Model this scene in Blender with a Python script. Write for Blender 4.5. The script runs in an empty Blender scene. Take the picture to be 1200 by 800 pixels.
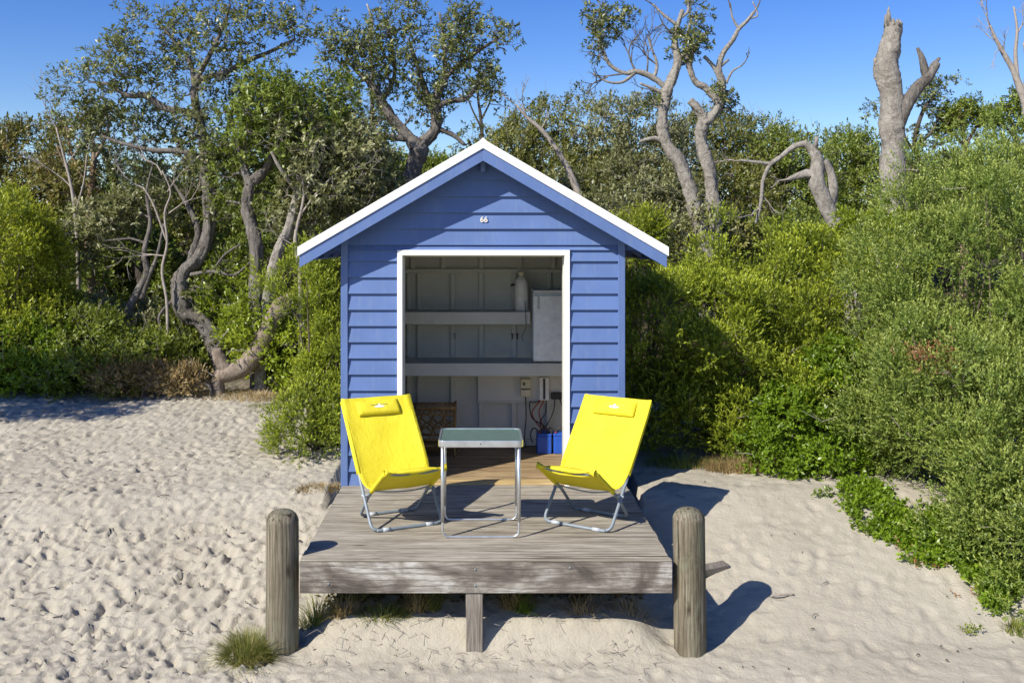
import bpy, math, random
import numpy as np
from mathutils import Vector, Matrix
R = math.radians
rng = np.random.default_rng(7)
random.seed(7)
scene = bpy.context.scene
COL = scene.collection
F = 1150.0; VX = 562.0; HY = 283.0; CZ = 2.0     # focal length in px, vanishing point, camera height above the deck

def P(px, py, d):                                 # pixel + distance -> world point
    return np.array([(px-VX)*d/F, d, CZ-(py-HY)*d/F])

# ------------------------------------------------------------------ helpers
def tag(o, label=None, cat=None, group=None, kind=None):
    if label: o['label'] = label
    if cat: o['category'] = cat
    if group: o['group'] = group
    if kind: o['kind'] = kind
    return o

def empty(name, loc=(0,0,0), rz=0, **kw):
    o = bpy.data.objects.new(name, None); COL.objects.link(o)
    o.location = loc; o.rotation_euler = (0,0,rz); o.empty_display_size = .1
    tag(o, **kw); return o

class MB:
    def __init__(s): s.v=[]; s.f=[]; s.r=[]; s.sm=[]; s.t=[]
    def add(s, verts, faces, smooth=False, r=None):
        b=len(s.v); s.v.extend([tuple(map(float,p)) for p in verts])
        if r is None: r=random.random()
        for f in faces:
            s.f.append(tuple(b+i for i in f)); s.r.append(r); s.sm.append(smooth)
    def box(s, x0,x1,y0,y1,z0,z1, bev=.003, r=None, M=None):
        b=min(bev,(x1-x0)*.3,(y1-y0)*.3,(z1-z0)*.3)
        # chamfered box : 24 verts
        c=((x0+x1)/2,(y0+y1)/2,(z0+z1)/2); h=((x1-x0)/2,(y1-y0)/2,(z1-z0)/2)
        vs=[];idx={}
        for sx in(-1,1):
            for sy in(-1,1):
                for sz in(-1,1):
                    for a in range(3):
                        q=[sx*(h[0]-b),sy*(h[1]-b),sz*(h[2]-b)]
                        q[a]=(sx,sy,sz)[a]*h[a]
                        idx[(sx,sy,sz,a)]=len(vs); vs.append([c[i]+q[i] for i in range(3)])
        fs=[]
        for a in range(3):
            o=[i for i in range(3) if i!=a]
            for sg in(-1,1):
                L=[]
                for u,w in((-1,-1),(1,-1),(1,1),(-1,1)):
                    k=[0,0,0];k[a]=sg;k[o[0]]=u;k[o[1]]=w;L.append(idx[(*k,a)])
                fs.append(L)
        for a in range(3):
            o=[i for i in range(3) if i!=a]
            for u in(-1,1):
                for w in(-1,1):
                    k1=[0,0,0];k1[a]=-1;k1[o[0]]=u;k1[o[1]]=w
                    k2=list(k1);k2[a]=1
                    fs.append([idx[(*k1,o[0])],idx[(*k2,o[0])],idx[(*k2,o[1])],idx[(*k1,o[1])]])
        for sx in(-1,1):
            for sy in(-1,1):
                for sz in(-1,1):
                    fs.append([idx[(sx,sy,sz,a)] for a in range(3)])
        if M is not None: vs=[tuple(M@Vector(p)) for p in vs]
        s.add(vs,fs,False,r)
    def prism(s, poly, y0, y1, r=None):            # poly in xz extruded along y
        n=len(poly)
        vs=[(p[0],y0,p[1]) for p in poly]+[(p[0],y1,p[1]) for p in poly]
        fs=[list(range(n))[::-1],list(range(n,2*n))]+[[i,(i+1)%n,n+(i+1)%n,n+i] for i in range(n)]
        s.add(vs,fs,False,r)
    def tube(s, pts, rad, n=8, smooth=True, sub=0, rough=0, cap=True, r=None, flat=1.0):
        pts=np.array(pts,float); rad=np.array(rad if hasattr(rad,'__len__') else [rad]*len(pts),float)
        if sub and len(pts)>2:
            N=len(pts); tt=np.linspace(0,N-1,(N-1)*sub+1); Q=[];RR=[]
            for t in tt:
                i=min(int(t),N-2); u=t-i
                p0=pts[max(i-1,0)];p1=pts[i];p2=pts[i+1];p3=pts[min(i+2,N-1)]
                Q.append(.5*((2*p1)+(-p0+p2)*u+(2*p0-5*p1+4*p2-p3)*u*u+(-p0+3*p1-3*p2+p3)*u**3))
                RR.append(rad[i]*(1-u)+rad[i+1]*u)
            pts=np.array(Q);rad=np.array(RR)
        m=len(pts); T=np.gradient(pts,axis=0); T/=np.linalg.norm(T,axis=1)[:,None]+1e-9
        a=np.array([0,0,1.]) if abs(T[0][2])<.9 else np.array([1.,0,0])
        U=np.cross(T[0],a);U/=np.linalg.norm(U)
        vs=[]
        ph=random.random()*6
        kn=[1+rough*random.gauss(0,1.) for _ in range(m+6)]; kn=[sum(kn[q:q+7])/7*.8+kn[q+3]*.07+.13 for q in range(m)]
        for i in range(m):
            U=U-T[i]*np.dot(U,T[i]);U/=np.linalg.norm(U)+1e-9
            V=np.cross(T[i],U)
            for k in range(n):
                an=2*math.pi*k/n
                rr=rad[i]
                if rough: rr*=kn[i]+rough*(.35*math.sin(8*an+ph+i*.22)+.4*math.sin(3*an+ph+i*.35)+.35*math.sin(5*an-ph*2+i*.5)+random.uniform(-.5,.5))
                vs.append(pts[i]+U*math.cos(an)*rr+V*math.sin(an)*rr*flat)
        fs=[[i*n+k,i*n+(k+1)%n,(i+1)*n+(k+1)%n,(i+1)*n+k] for i in range(m-1) for k in range(n)]
        if cap: fs+= [list(range(n))[::-1],[ (m-1)*n+k for k in range(n)]]
        s.add(vs,fs,smooth,r)
    def lathe(s, prof, c=(0,0,0), n=24, rough=0, r=None):
        vs=[];m=len(prof)
        for (rr,z) in prof:
            for k in range(n):
                a=2*math.pi*k/n; q=rr*(1+rough*(math.sin(3*a+1)+.6*math.sin(7*a+z*3)))
                vs.append((c[0]+q*math.cos(a),c[1]+q*math.sin(a),c[2]+z))
        fs=[[i*n+k,i*n+(k+1)%n,(i+1)*n+(k+1)%n,(i+1)*n+k] for i in range(m-1) for k in range(n)]
        fs+=[list(range(n))[::-1],[(m-1)*n+k for k in range(n)]]
        s.add(vs,fs,True,r)
    def build(s, name, mat, parent=None, **kw):
        me=bpy.data.meshes.new(name); me.from_pydata(s.v,[],s.f)
        at=me.attributes.new('rnd','FLOAT','FACE'); at.data.foreach_set('value',s.r)
        me.polygons.foreach_set('use_smooth',s.sm)
        me.materials.append(mat); me.update()
        o=bpy.data.objects.new(name,me); COL.objects.link(o)
        if parent: o.parent=parent
        tag(o,**kw); return o

def quads_mesh(name, V, rnd, tip, mat, parent=None, **kw):      # V: (n,4,3)
    n=len(V)
    me=bpy.data.meshes.new(name)
    me.vertices.add(n*4); me.vertices.foreach_set('co',np.ascontiguousarray(V,dtype=np.float32).ravel())
    me.loops.add(n*4); me.loops.foreach_set('vertex_index',np.arange(n*4,dtype=np.int32))
    me.polygons.add(n); me.polygons.foreach_set('loop_start',np.arange(0,n*4,4,dtype=np.int32))
    me.polygons.foreach_set('loop_total',np.full(n,4,dtype=np.int32))
    a=me.attributes.new('rnd','FLOAT','FACE'); a.data.foreach_set('value',rnd.astype(np.float32))
    a=me.attributes.new('tip','FLOAT','FACE'); a.data.foreach_set('value',tip.astype(np.float32))
    me.materials.append(mat); me.update(calc_edges=True); me.validate()
    o=bpy.data.objects.new(name,me); COL.objects.link(o)
    if parent: o.parent=parent
    tag(o,**kw); return o

# ------------------------------------------------------------------ materials
class NT:
    def __init__(s,name):
        s.m=bpy.data.materials.new(name); s.m.use_nodes=True; s.t=s.m.node_tree; s.t.nodes.clear()
        s.out=s.t.nodes.new('ShaderNodeOutputMaterial')
        s.b=s.n('ShaderNodeBsdfPrincipled'); s.l(s.b.outputs[0],s.out.inputs[0])
    def n(s,k,**kw):
        q=s.t.nodes.new(k)
        for a,v in kw.items(): setattr(q,a,v)
        return q
    def l(s,a,b): s.t.links.new(a,b)
    def coord(s,scale=(1,1,1),rnd=True,kind='Object'):
        tc=s.n('ShaderNodeTexCoord'); mp=s.n('ShaderNodeMapping'); mp.inputs['Scale'].default_value=scale
        s.l(tc.outputs[kind],mp.inputs[0])
        if rnd:
            at=s.n('ShaderNodeAttribute',attribute_name='rnd')
            ml=s.n('ShaderNodeMath',operation='MULTIPLY'); ml.inputs[1].default_value=37.0
            s.l(at.outputs['Fac'],ml.inputs[0]); cb=s.n('ShaderNodeCombineXYZ')
            for i in range(3): s.l(ml.outputs[0],cb.inputs[i])
            s.l(cb.outputs[0],mp.inputs['Location'])
        return mp.outputs[0]
    def noise(s,co,scale,detail=4,rough=.6,dist=0):
        q=s.n('ShaderNodeTexNoise'); q.inputs['Scale'].default_value=scale; q.inputs['Detail'].default_value=detail
        q.inputs['Roughness'].default_value=rough; q.inputs['Distortion'].default_value=dist
        if co: s.l(co,q.inputs['Vector'])
        return q.outputs['Fac']
    def ramp(s,fac,stops):
        q=s.n('ShaderNodeValToRGB'); e=q.color_ramp.elements
        while len(e)<len(stops): e.new(.5)
        for i,(p,c) in enumerate(stops):
            e[i].position=p; e[i].color=(c if len(c)==4 else (*c,1)) if hasattr(c,'__len__') else (c,c,c,1)
        s.l(fac,q.inputs[0]); return q.outputs[0]
    def mix(s,fac,a,b,mode='MIX'):
        q=s.n('ShaderNodeMix',data_type='RGBA',blend_type=mode)
        for v,i in((fac,0),(a,6),(b,7)):
            if hasattr(v,'default_value') : s.l(v,q.inputs[i])
            elif i==0: q.inputs[0].default_value=v
            else: q.inputs[i].default_value=(*v,1)
        return q.outputs[2]
    def bump(s,h,st=.3,dist=.01,prev=None):
        q=s.n('ShaderNodeBump'); q.inputs['Strength'].default_value=st; q.inputs['Distance'].default_value=dist
        s.l(h,q.inputs['Height'])
        if prev: s.l(prev,q.inputs['Normal'])
        return q.outputs[0]
    def fin(s,col=None,rough=.6,normal=None,metal=0,spec=.4):
        if col is not None:
            if hasattr(col,'default_value'): s.l(col,s.b.inputs['Base Color'])
            else: s.b.inputs['Base Color'].default_value=(*col,1)
        if hasattr(rough,'default_value'): s.l(rough,s.b.inputs['Roughness'])
        else: s.b.inputs['Roughness'].default_value=rough
        s.b.inputs['Metallic'].default_value=metal; s.b.inputs['Specular IOR Level'].default_value=spec
        if normal: s.l(normal,s.b.inputs['Normal'])
        return s.m

def m_paint(name,c,var=.12,rough=.45,spec=.4,dirt=.0,bs=.08):
    t=NT(name); co=t.coord((1,1,1)); n=t.noise(co,3.5,6); n2=t.noise(co,55,3)
    d=tuple(x*(1-var) for x in c); l=tuple(min(1,x*(1+var)) for x in c)
    col=t.ramp(n,[(.3,d),(.7,l)])
    if dirt:
        n3=t.noise(co,9,8,.7); k=t.ramp(n3,[(.52,0.),(.78,dirt)])
        col=t.mix(k,col,(.16,.13,.10))
    return t.fin(col,rough,t.bump(n2,bs,.003),spec=spec)
def m_wood(name,axis,dark,mid,light,scale=1.0,green=None,bump=.5,knots=True,figure=.28):
    t=NT(name); s={'x':(1.1,13,13),'y':(13,1.1,13),'z':(13,13,1.1)}[axis]
    co=t.coord(tuple(k*scale for k in s))
    n=t.noise(co,1.6,9,.68,.9)
    co2=t.coord(tuple(k*scale for k in {'x':(3,60,60),'y':(60,3,60),'z':(60,60,3)}[axis])); f=t.noise(co2,1.5,5,.6)
    col=t.ramp(n,[(.28,dark),(.47,mid),(.68,light)])
    col=t.mix(t.ramp(f,[(.35,.65),(.6,0.)]),col,dark)
    co3=t.coord((1,1,1)); big=t.noise(co3,2.2,4)
    col=t.mix(t.ramp(big,[(.35,0.),(.75,.45)]),col,light)
    if knots:
        v=t.n('ShaderNodeTexVoronoi'); v.inputs['Scale'].default_value=1.0
        kc=t.coord({'x':(2.1,7,7),'y':(7,2.1,7),'z':(7,7,2.1)}[axis]); t.l(kc,v.inputs['Vector'])
        kk=t.ramp(v.outputs['Distance'],[(.03,.85),(.13,0.)]); col=t.mix(kk,col,(dark[0]*.55,dark[1]*.5,dark[2]*.45))
    wv=t.n('ShaderNodeTexWave',bands_direction={'x':'Z','y':'X','z':'X'}[axis]); wv.inputs['Scale'].default_value=9; wv.inputs['Distortion'].default_value=7; wv.inputs['Detail'].default_value=3; wv.inputs['Detail Scale'].default_value=.9
    t.l(t.coord({'x':(.22,1.6,1.6),'y':(1.6,.22,1.6),'z':(1.6,1.6,.22)}[axis]),wv.inputs['Vector'])
    col=t.mix(t.ramp(wv.outputs['Color'],[(.05,figure),(.35,0.)]),col,tuple(x*.62 for x in dark))
    fc=t.coord({'x':(7,170,170),'y':(170,7,170),'z':(170,170,7)}[axis]); ff=t.noise(fc,1.0,3,.6)
    col=t.mix(t.ramp(ff,[(.38,.40),(.50,0.)]),col,tuple(x*.75 for x in dark))
    # cracks
    cc=t.coord({'x':(.9,34,34),'y':(34,.9,34),'z':(34,34,.9)}[axis]); cn=t.noise(cc,1.0,3,.5,.3)
    ck=t.ramp(cn,[(.355,.9),(.40,0.)]); col=t.mix(t.mix(.0,ck,ck),col,(dark[0]*.4,dark[1]*.4,dark[2]*.4))
    if green:
        g=t.noise(t.coord((7,7,2.2)),1.3,7,.7,.8); col=t.mix(t.ramp(g,[(.50,0.),(.62,.6)]),col,green)
    b=t.bump(f,bump,.004); b=t.bump(n,bump,.006,b)
    return t.fin(col,.82,b,spec=.2)
def m_leaf(name,cols,tipc=None,trans=.28,rough=.42,spec=.45,nscale=1.3):
    cols=[(c[0]*1.42,c[1]*1.28,c[2]*1.05) for c in cols]
    t=NT(name); at=t.n('ShaderNodeAttribute',attribute_name='rnd')
    col=t.ramp(at.outputs['Fac'],[(i/(len(cols)-1),c) for i,c in enumerate(cols)])
    co=t.coord((1,1,1),rnd=False); n=t.noise(co,nscale,4)
    col=t.mix(t.ramp(n,[(.35,.45),(.65,0.)]),col,tuple(x*.62 for x in cols[0]))
    if tipc:
        ta=t.n('ShaderNodeAttribute',attribute_name='tip'); col=t.mix(ta.outputs['Fac'],col,tipc)
    t.fin(col,rough,spec=spec)
    tr=t.n('ShaderNodeBsdfTranslucent'); cc=t.mix(.35,col,(.35,.42,.05)); t.l(cc,tr.inputs[0])
    mx=t.n('ShaderNodeMixShader'); mx.inputs[0].default_value=trans
    t.l(t.b.outputs[0],mx.inputs[1]); t.l(tr.outputs[0],mx.inputs[2]); t.l(mx.outputs[0],t.out.inputs[0])
    return t.m
def m_bark(name,d,m,l,bump=.9,rings=False):
    t=NT(name); co=t.coord((12,12,3) if not rings else (7,7,5.5),rnd=False); n=t.noise(co,2.2,9,.75,.9)
    co2=t.coord((1,1,1),rnd=False); n2=t.noise(co2,3,5); n3=t.noise(co2,26,5,.7)
    col=t.ramp(n,[(.3,d),(.5,m),(.7,l)]); col=t.mix(t.ramp(n2,[(.42,0.),(.6,.4)]),col,l)
    col=t.mix(t.ramp(n3,[(.55,0.),(.7,.6)]),col,d)
    b=t.bump(n3,bump*.6,.012); b=t.bump(n,bump,.03,b)
    return t.fin(col,.88,b,spec=.15)
def m_simple(name,c,rough=.5,metal=0,spec=.5,bs=0):
    t=NT(name); co=t.coord((1,1,1),rnd=False); n=t.noise(co,18,4)
    col=t.ramp(n,[(.3,tuple(x*.86 for x in c)),(.7,tuple(min(1,x*1.08) for x in c))])
    return t.fin(col,rough,t.bump(n,bs,.002) if bs else None,metal,spec)

M={}
def m_blue(name,c):
    t=NT(name); n=t.noise(t.coord((1,1,1)),2.5,6); st=t.noise(t.coord((22,22,2.2),rnd=False),1.,6,.7); sp=t.noise(t.coord((1,1,1),rnd=False),75,4,.7); g=t.noise(t.coord((2,2,40)),1.5,4)
    col=t.ramp(n,[(.3,tuple(x*.90 for x in c)),(.7,tuple(x*1.10 for x in c))])
    col=t.mix(t.ramp(st,[(.50,0.),(.72,.28)]),col,(.20,.25,.34)); col=t.mix(t.ramp(sp,[(.66,0.),(.74,.5)]),col,(.055,.07,.12))
    return t.fin(col,.46,t.bump(sp,.15,.002,t.bump(g,.15,.002)),spec=.35)
M['blue']=m_blue('blue_paint',(.097,.158,.338)) if True else m_paint('blue_paint',(.098,.178,.385),.08,.42,.45,dirt=.10)
M['white']=m_paint('white_paint',(.83,.83,.81),.03,.4,.4,dirt=.08)
M['grey']=m_paint('grey_paint',(.51,.505,.45),.06,.6,.3,dirt=.18)
M['roof']=m_paint('roof_metal',(.62,.62,.60),.05,.35,.5)
M['deck']=m_wood('weathered_decking','x',(.145,.12,.085),(.35,.312,.24),(.49,.45,.365),bump=.7)
def m_beam():
    t=NT('weathered_beam'); co=t.coord((1.2,4,7)); n=t.noise(co,2.0,9,.68,.8)
    f=t.noise(t.coord((7,80,140)),1.0,6,.65,.3); big=t.noise(t.coord((1,1,1.6)),2.2,6,.6,1.0)
    wv=t.n('ShaderNodeTexWave',bands_direction='Z'); wv.inputs['Scale'].default_value=3.4; wv.inputs['Distortion'].default_value=10; wv.inputs['Detail'].default_value=4; wv.inputs['Detail Scale'].default_value=1.1
    t.l(t.coord((.42,1.5,2.2)),wv.inputs['Vector'])
    col=t.ramp(big,[(.36,(.085,.073,.060)),(.46,(.20,.178,.145)),(.54,(.34,.315,.265)),(.64,(.55,.53,.48))])
    col=t.mix(t.ramp(n,[(.38,.5),(.56,0.)]),col,(.12,.10,.085))
    col=t.mix(t.ramp(wv.outputs['Color'],[(.03,.5),(.30,0.)]),col,(.09,.075,.062))
    col=t.mix(t.ramp(f,[(.38,.6),(.49,0.)]),col,(.08,.068,.056))
    v=t.n('ShaderNodeTexVoronoi'); v.inputs['Scale'].default_value=1.; t.l(t.coord((1.7,5,6.5)),v.inputs['Vector'])
    col=t.mix(t.ramp(v.outputs['Distance'],[(.05,.9),(.11,0.)]),col,(.05,.038,.03))
    return t.fin(col,.85,t.bump(f,.8,.005,t.bump(n,.5,.006)),spec=.15)
M['beam']=m_beam()
M['beam_y']=m_wood('weathered_joist','y',(.08,.07,.06),(.20,.17,.145),(.28,.25,.21))
M['post']=m_wood('weathered_post','z',(.055,.043,.026),(.175,.148,.10),(.30,.265,.195),scale=.8,green=(.19,.20,.13),bump=1.0,figure=.45)
M['leg']=m_wood('weathered_leg','z',(.09,.07,.055),(.25,.22,.18),(.34,.31,.27))
M['floor']=m_wood('hut_floor_boards','x',(.16,.10,.05),(.34,.24,.13),(.46,.35,.20))
M['sill']=m_wood('yellow_threshold_wood','x',(.28,.18,.07),(.50,.36,.15),(.60,.46,.24),knots=False)
M['alu']=m_simple('brushed_aluminium',(.66,.67,.67),.34,.85)
M['tube']=m_simple('grey_powder_tube',(.20,.235,.26),.5,.1)
M['joint']=m_simple('pale_plastic_sleeve',(.40,.43,.45),.5)
M['green_top']=m_simple('green_laminate',(.125,.20,.16),.13,0,.7)
M['black']=m_simple('black_plastic',(.025,.025,.025),.5)
M['red']=m_simple('red_cable',(.28,.035,.03),.5)
M['battery']=m_simple('blue_battery_case',(.02,.09,.45),.4)
M['fridge']=m_simple('white_enamel',(.72,.73,.74),.25)
M['cream']=m_simple('cream_plastic',(.60,.55,.40),.5)
M['bottle']=m_simple('offwhite_plastic',(.68,.66,.60),.45)
M['rattan']=m_wood('rattan','z',(.11,.065,.022),(.30,.19,.08),(.46,.33,.15),knots=False)
M['num']=m_simple('number_paint',(.72,.68,.60),.5)
M['logo_w']=m_simple('white_print',(.75,.75,.72),.6)
M['logo_d']=m_simple('grey_print',(.20,.20,.10),.6)
def m_fabric():
    t=NT('yellow_canvas'); co=t.coord((1,1,1),rnd=False); w=t.n('ShaderNodeTexWave'); w.inputs['Scale'].default_value=160
    w2=t.n('ShaderNodeTexWave',bands_direction='Z'); w2.inputs['Scale'].default_value=160
    t.l(co,w.inputs['Vector']); t.l(co,w2.inputs['Vector']); n=t.noise(co,5,4)
    col=t.ramp(n,[(.3,(.72,.60,.028)),(.7,(.78,.665,.040))])
    nn=t.noise(t.coord((1,1,.35),rnd=False),16,5,.6,1.2); col=t.mix(t.ramp(nn,[(.55,0.),(.75,.35)]),col,(.70,.58,.03)); t.fin(col,.7,t.bump(w2.outputs[0],.2,.0012,t.bump(w.outputs[0],.2,.0012,t.bump(nn,.45,.012,t.bump(n,.3,.015)))),spec=.2)
    tr=t.n('ShaderNodeBsdfTranslucent'); tr.inputs[0].default_value=(.80,.66,.01,1)
    mx=t.n('ShaderNodeMixShader'); mx.inputs[0].default_value=.05
    t.l(t.b.outputs[0],mx.inputs[1]); t.l(tr.outputs[0],mx.inputs[2]); t.l(mx.outputs[0],t.out.inputs[0])
    return t.m
M['yellow']=m_fabric()
M['bark']=m_bark('grey_bark',(.045,.038,.031),(.17,.15,.128),(.34,.315,.28),1.4)
M['bark_dark']=m_bark('dark_bark',(.025,.021,.018),(.07,.058,.047),(.14,.12,.10))
M['bark_pale']=m_bark('pale_bark',(.11,.095,.075),(.29,.262,.22),(.46,.425,.365),1.2,True)
M['bark_log']=m_bark('dead_log_bark',(.11,.08,.06),(.27,.215,.165),(.38,.32,.26),1.0)
M['dead']=m_bark('dead_twig',(.16,.13,.11),(.30,.26,.22),(.42,.38,.33),.4)
M['bark_red']=m_bark('pink_bark',(.12,.075,.05),(.26,.18,.12),(.36,.29,.22))
M['stem']=m_bark('shrub_stem',(.05,.04,.03),(.12,.09,.07),(.20,.16,.12))
L={}
L['banksia']=m_leaf('banksia_leaf',[(.058,.074,.030),(.105,.137,.046),(.175,.210,.076),(.38,.41,.28)],rough=.38)
L['banksia_green']=m_leaf('banksia_green_leaf',[(.060,.090,.018),(.115,.175,.030),(.19,.26,.045),(.33,.37,.14)])
L['rust']=m_leaf('rusty_leaf',[(.065,.075,.022),(.13,.135,.035),(.17,.17,.05),(.26,.15,.06)])
L['olive']=m_leaf('olive_leaf',[(.060,.075,.022),(.125,.145,.038),(.20,.22,.058),(.33,.34,.16)],nscale=.7)
L['silver']=m_leaf('silver_leaf',[(.075,.090,.042),(.145,.170,.075),(.26,.285,.16),(.46,.49,.35)],nscale=.8)
L['lime']=m_leaf('lime_leaf',[(.09,.135,.014),(.18,.25,.02),(.28,.35,.028)],tipc=(.60,.63,.05),trans=.38)
L['teatree']=m_leaf('coastal_shrub_leaf',[(.085,.125,.014),(.16,.23,.022),(.25,.33,.036)],tipc=(.55,.62,.06),trans=.36)
L['grey_green']=m_leaf('small_grey_green_leaf',[(.090,.152,.036),(.16,.248,.052),(.25,.345,.085)],tipc=(.52,.58,.14),trans=.36)
L['bright']=m_leaf('bright_green_leaf',[(.07,.13,.012),(.14,.25,.02),(.26,.40,.03)],trans=.4,rough=.35)
L['yellowleaf']=m_leaf('yellow_green_leaf',[(.11,.18,.02),(.22,.31,.025),(.36,.42,.04)],trans=.4,rough=.35)
L['under']=m_leaf('undergrowth_leaf',[(.075,.105,.018),(.15,.21,.03),(.27,.33,.05)],trans=.35)
L['brown']=m_leaf('dry_brown_leaf',[(.14,.07,.035),(.24,.13,.07),(.34,.20,.12)],trans=.2)
L['grass']=m_leaf('grass_blade',[(.08,.12,.025),(.16,.21,.045),(.30,.32,.10)],trans=.3)
L['tuft']=m_leaf('tuft_blade',[(.09,.12,.03),(.15,.19,.045),(.24,.25,.09),(.42,.36,.20)],trans=.3)
L['dry']=m_leaf('dry_grass_blade',[(.16,.12,.06),(.30,.24,.13),(.44,.37,.22)],trans=.2)
L['pine']=m_leaf('dark_pine_leaf',[(.02,.035,.016),(.04,.06,.022),(.07,.09,.03)],trans=.15)

# ------------------------------------------------------------------ world, sun, camera
SD=Vector((.90,.85,-1.0)).normalized()            # direction the sunlight travels
elev=math.asin(-SD.z); rot=math.atan2(-SD.x,-SD.y)
w=bpy.data.worlds.new('World'); scene.world=w; w.use_nodes=True
nt=w.node_tree; bg=nt.nodes['Background']; sk=nt.nodes.new('ShaderNodeTexSky'); sk.sky_type='NISHITA'
sk.sun_disc=False; sk.sun_elevation=elev; sk.sun_rotation=rot; sk.air_density=1.0; sk.dust_density=.15; sk.ozone_density=3.0
hs=nt.nodes.new('ShaderNodeHueSaturation'); hs.inputs['Saturation'].default_value=1.38; hs.inputs['Hue'].default_value=.522; hs.inputs['Value'].default_value=1.06; nt.links.new(sk.outputs[0],hs.inputs['Color']); nt.links.new(hs.outputs[0],bg.inputs[0]); bg.inputs[1].default_value=.10
sl=bpy.data.lights.new('sun','SUN'); sl.energy=4.9; sl.angle=R(.53); sl.color=(1,.945,.86)
so=bpy.data.objects.new('sun',sl); COL.objects.link(so); so.rotation_euler=SD.to_track_quat('-Z','Y').to_euler(); so.location=(-6,-6,9)
cam=bpy.data.cameras.new('camera'); co=bpy.data.objects.new('camera',cam); COL.objects.link(co); scene.camera=co
cam.sensor_width=36; cam.lens=F/1200*36; cam.shift_x=(600-VX)/1200; cam.shift_y=(HY-400)/1200
cam.clip_end=2000; cam.clip_start=.1
co.location=(0,0,CZ); co.rotation_euler=(R(90),0,0)
scene.view_settings.view_transform='Standard'; scene.view_settings.look='None'; scene.view_settings.gamma=1
scene.view_settings.exposure=0.5
scene.render.resolution_x=1024; scene.render.resolution_y=682
scene.render.engine='CYCLES'
scene.cycles.max_bounces=8; scene.cycles.transparent_max_bounces=4

# ------------------------------------------------------------------ ground
def vnoise(x,y,s,seed=0):
    r=np.random.default_rng(seed); G=r.random((256,256))
    fx=x*s; fy=y*s; ix=np.floor(fx).astype(int); iy=np.floor(fy).astype(int); u=fx-ix; v=fy-iy
    u=u*u*(3-2*u); v=v*v*(3-2*v); ix&=255; iy&=255; jx=(ix+1)&255; jy=(iy+1)&255
    return (G[ix,iy]*(1-u)+G[jx,iy]*u)*(1-v)+(G[ix,jy]*(1-u)+G[jx,jy]*u)*v-.5
def H0(x,y):
    x=np.asarray(x,float); y=np.asarray(y,float)
    z=np.interp(y,[-50,3,5.8,6.35,7.2,8.05,9.5,12,14,20,40,80,300],[-1.2,-.72,-.64,-.585,-.29,-.035,.03,.22,.45,1.2,3.,4.5,5])
    k=np.clip((x+5)/4,0,1); k=1-k*k*(3-2*k)
    zl=np.interp(y,[-50,3,5.8,6.35,7.2,8.05,9.5,12,14,20,40,80,300],[-1.2,-.72,-.62,-.54,-.34,-.12,.0,.22,.45,1.2,3.,4.5,5])
    z=z*(1-k)+zl*k
    mx_=1/(1+np.exp(-(x+1.02)/.05))*1/(1+np.exp((x-1.10)/.05)); my_=np.interp(y,[6.10,6.20,6.34,6.7,7.2],[0,.03,.150,.10,0])
    return z+mx_*my_+.05*vnoise(x,y,.9,3)
def gz(x,y): return float(H0(np.array([x]),np.array([y]))[0])
xs=np.concatenate([[-220,-120,-60,-30,-18,-12,-9,-7.5],np.arange(-6.6,-1.3,.019),np.arange(-1.3,4.6,.024),[4.8,5.2,6,7.5,10,15,25,45,90,220]])
ys=np.concatenate([[-60,-20,-5,0,2,3.5,4.4,5],np.arange(5.3,7.6,.017),np.arange(7.6,9.6,.024),np.arange(9.6,12.6,.034),[12.9,13.5,14.5,16,18,21,25,30,38,50,80,140,300]])
X,Y=np.meshgrid(xs,ys); Z=H0(X,Y)
fine=((X>-6.7)&(X<4.7)&(Y>5.2)&(Y<12.7)).astype(float)
left=1/(1+np.exp((X+.9)/.25))
rough=left*1.0+(1-left)*.34
rough=rough*fine
Z+=rough*(.022*vnoise(X,Y,2.6,5)+.012*vnoise(X,Y,6,6)+.014*vnoise(X,Y,15,8)+.013*vnoise(X,Y,29,9)+.006*vnoise(X,Y,47,10))
rp=vnoise(X,Y,1.2,11)*2.0
Z+=fine*(1-left)*.0010*np.sin((X*.55+Y*1.0)*34+rp*5+6*vnoise(X,Y,3,12))*(1+vnoise(X,Y,2,13))
def stamp(cx,cy,a,b,th,dep):
    i0,i1=np.searchsorted(ys,[cy-2.2*a,cy+2.2*a]); j0,j1=np.searchsorted(xs,[cx-2.2*a,cx+2.2*a])
    if i1-i0<2 or j1-j0<2: return
    x=X[i0:i1,j0:j1]-cx; y=Y[i0:i1,j0:j1]-cy; c,s=math.cos(th),math.sin(th)
    u=(x*c+y*s)/a; v=(-x*s+y*c)/b; q=u*u+v*v
    Z[i0:i1,j0:j1]+=-dep*np.exp(-(q**1.6)*1.1)*(1+.35*u)+dep*.42*np.exp(-((np.sqrt(q)-1.5)/.38)**2)*(.6+.4*np.sin(3*np.arctan2(v,u)+cx*9))
for i in range(800):
    cx=random.uniform(-6.4,-1.0); cy=5.4+7.0*random.random()**.9
    th=random.choice([.2,1.2,2.3,-.5,1.6])+random.gauss(0,.5)
    k=random.uniform(.6,1.1)
    stamp(cx,cy,.085*k,.036*k,th,random.uniform(.010,.036)*k)
for i in range(6500):
    cx=random.uniform(-6.4,-.9); cy=5.3+6.8*random.random(); k=random.uniform(.45,1.0)
    stamp(cx,cy,.044*k,.022*k,random.gauss(.4,.8),random.uniform(.010,.034)*k)
for i in range(260):
    cx=random.uniform(-3.6,-1.3); cy=random.uniform(5.5,7.6); stamp(cx,cy,random.uniform(.035,.07),random.uniform(.018,.03),random.gauss(.3,.7),random.uniform(.03,.055))
for i in range(900):
    cx=random.uniform(-1.0,4.5); cy=5.4+3.2*random.random(); k=random.uniform(.5,1.0)
    stamp(cx,cy,.085*k,.045*k,random.gauss(.9,.6),random.uniform(.004,.016)*k)
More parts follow.
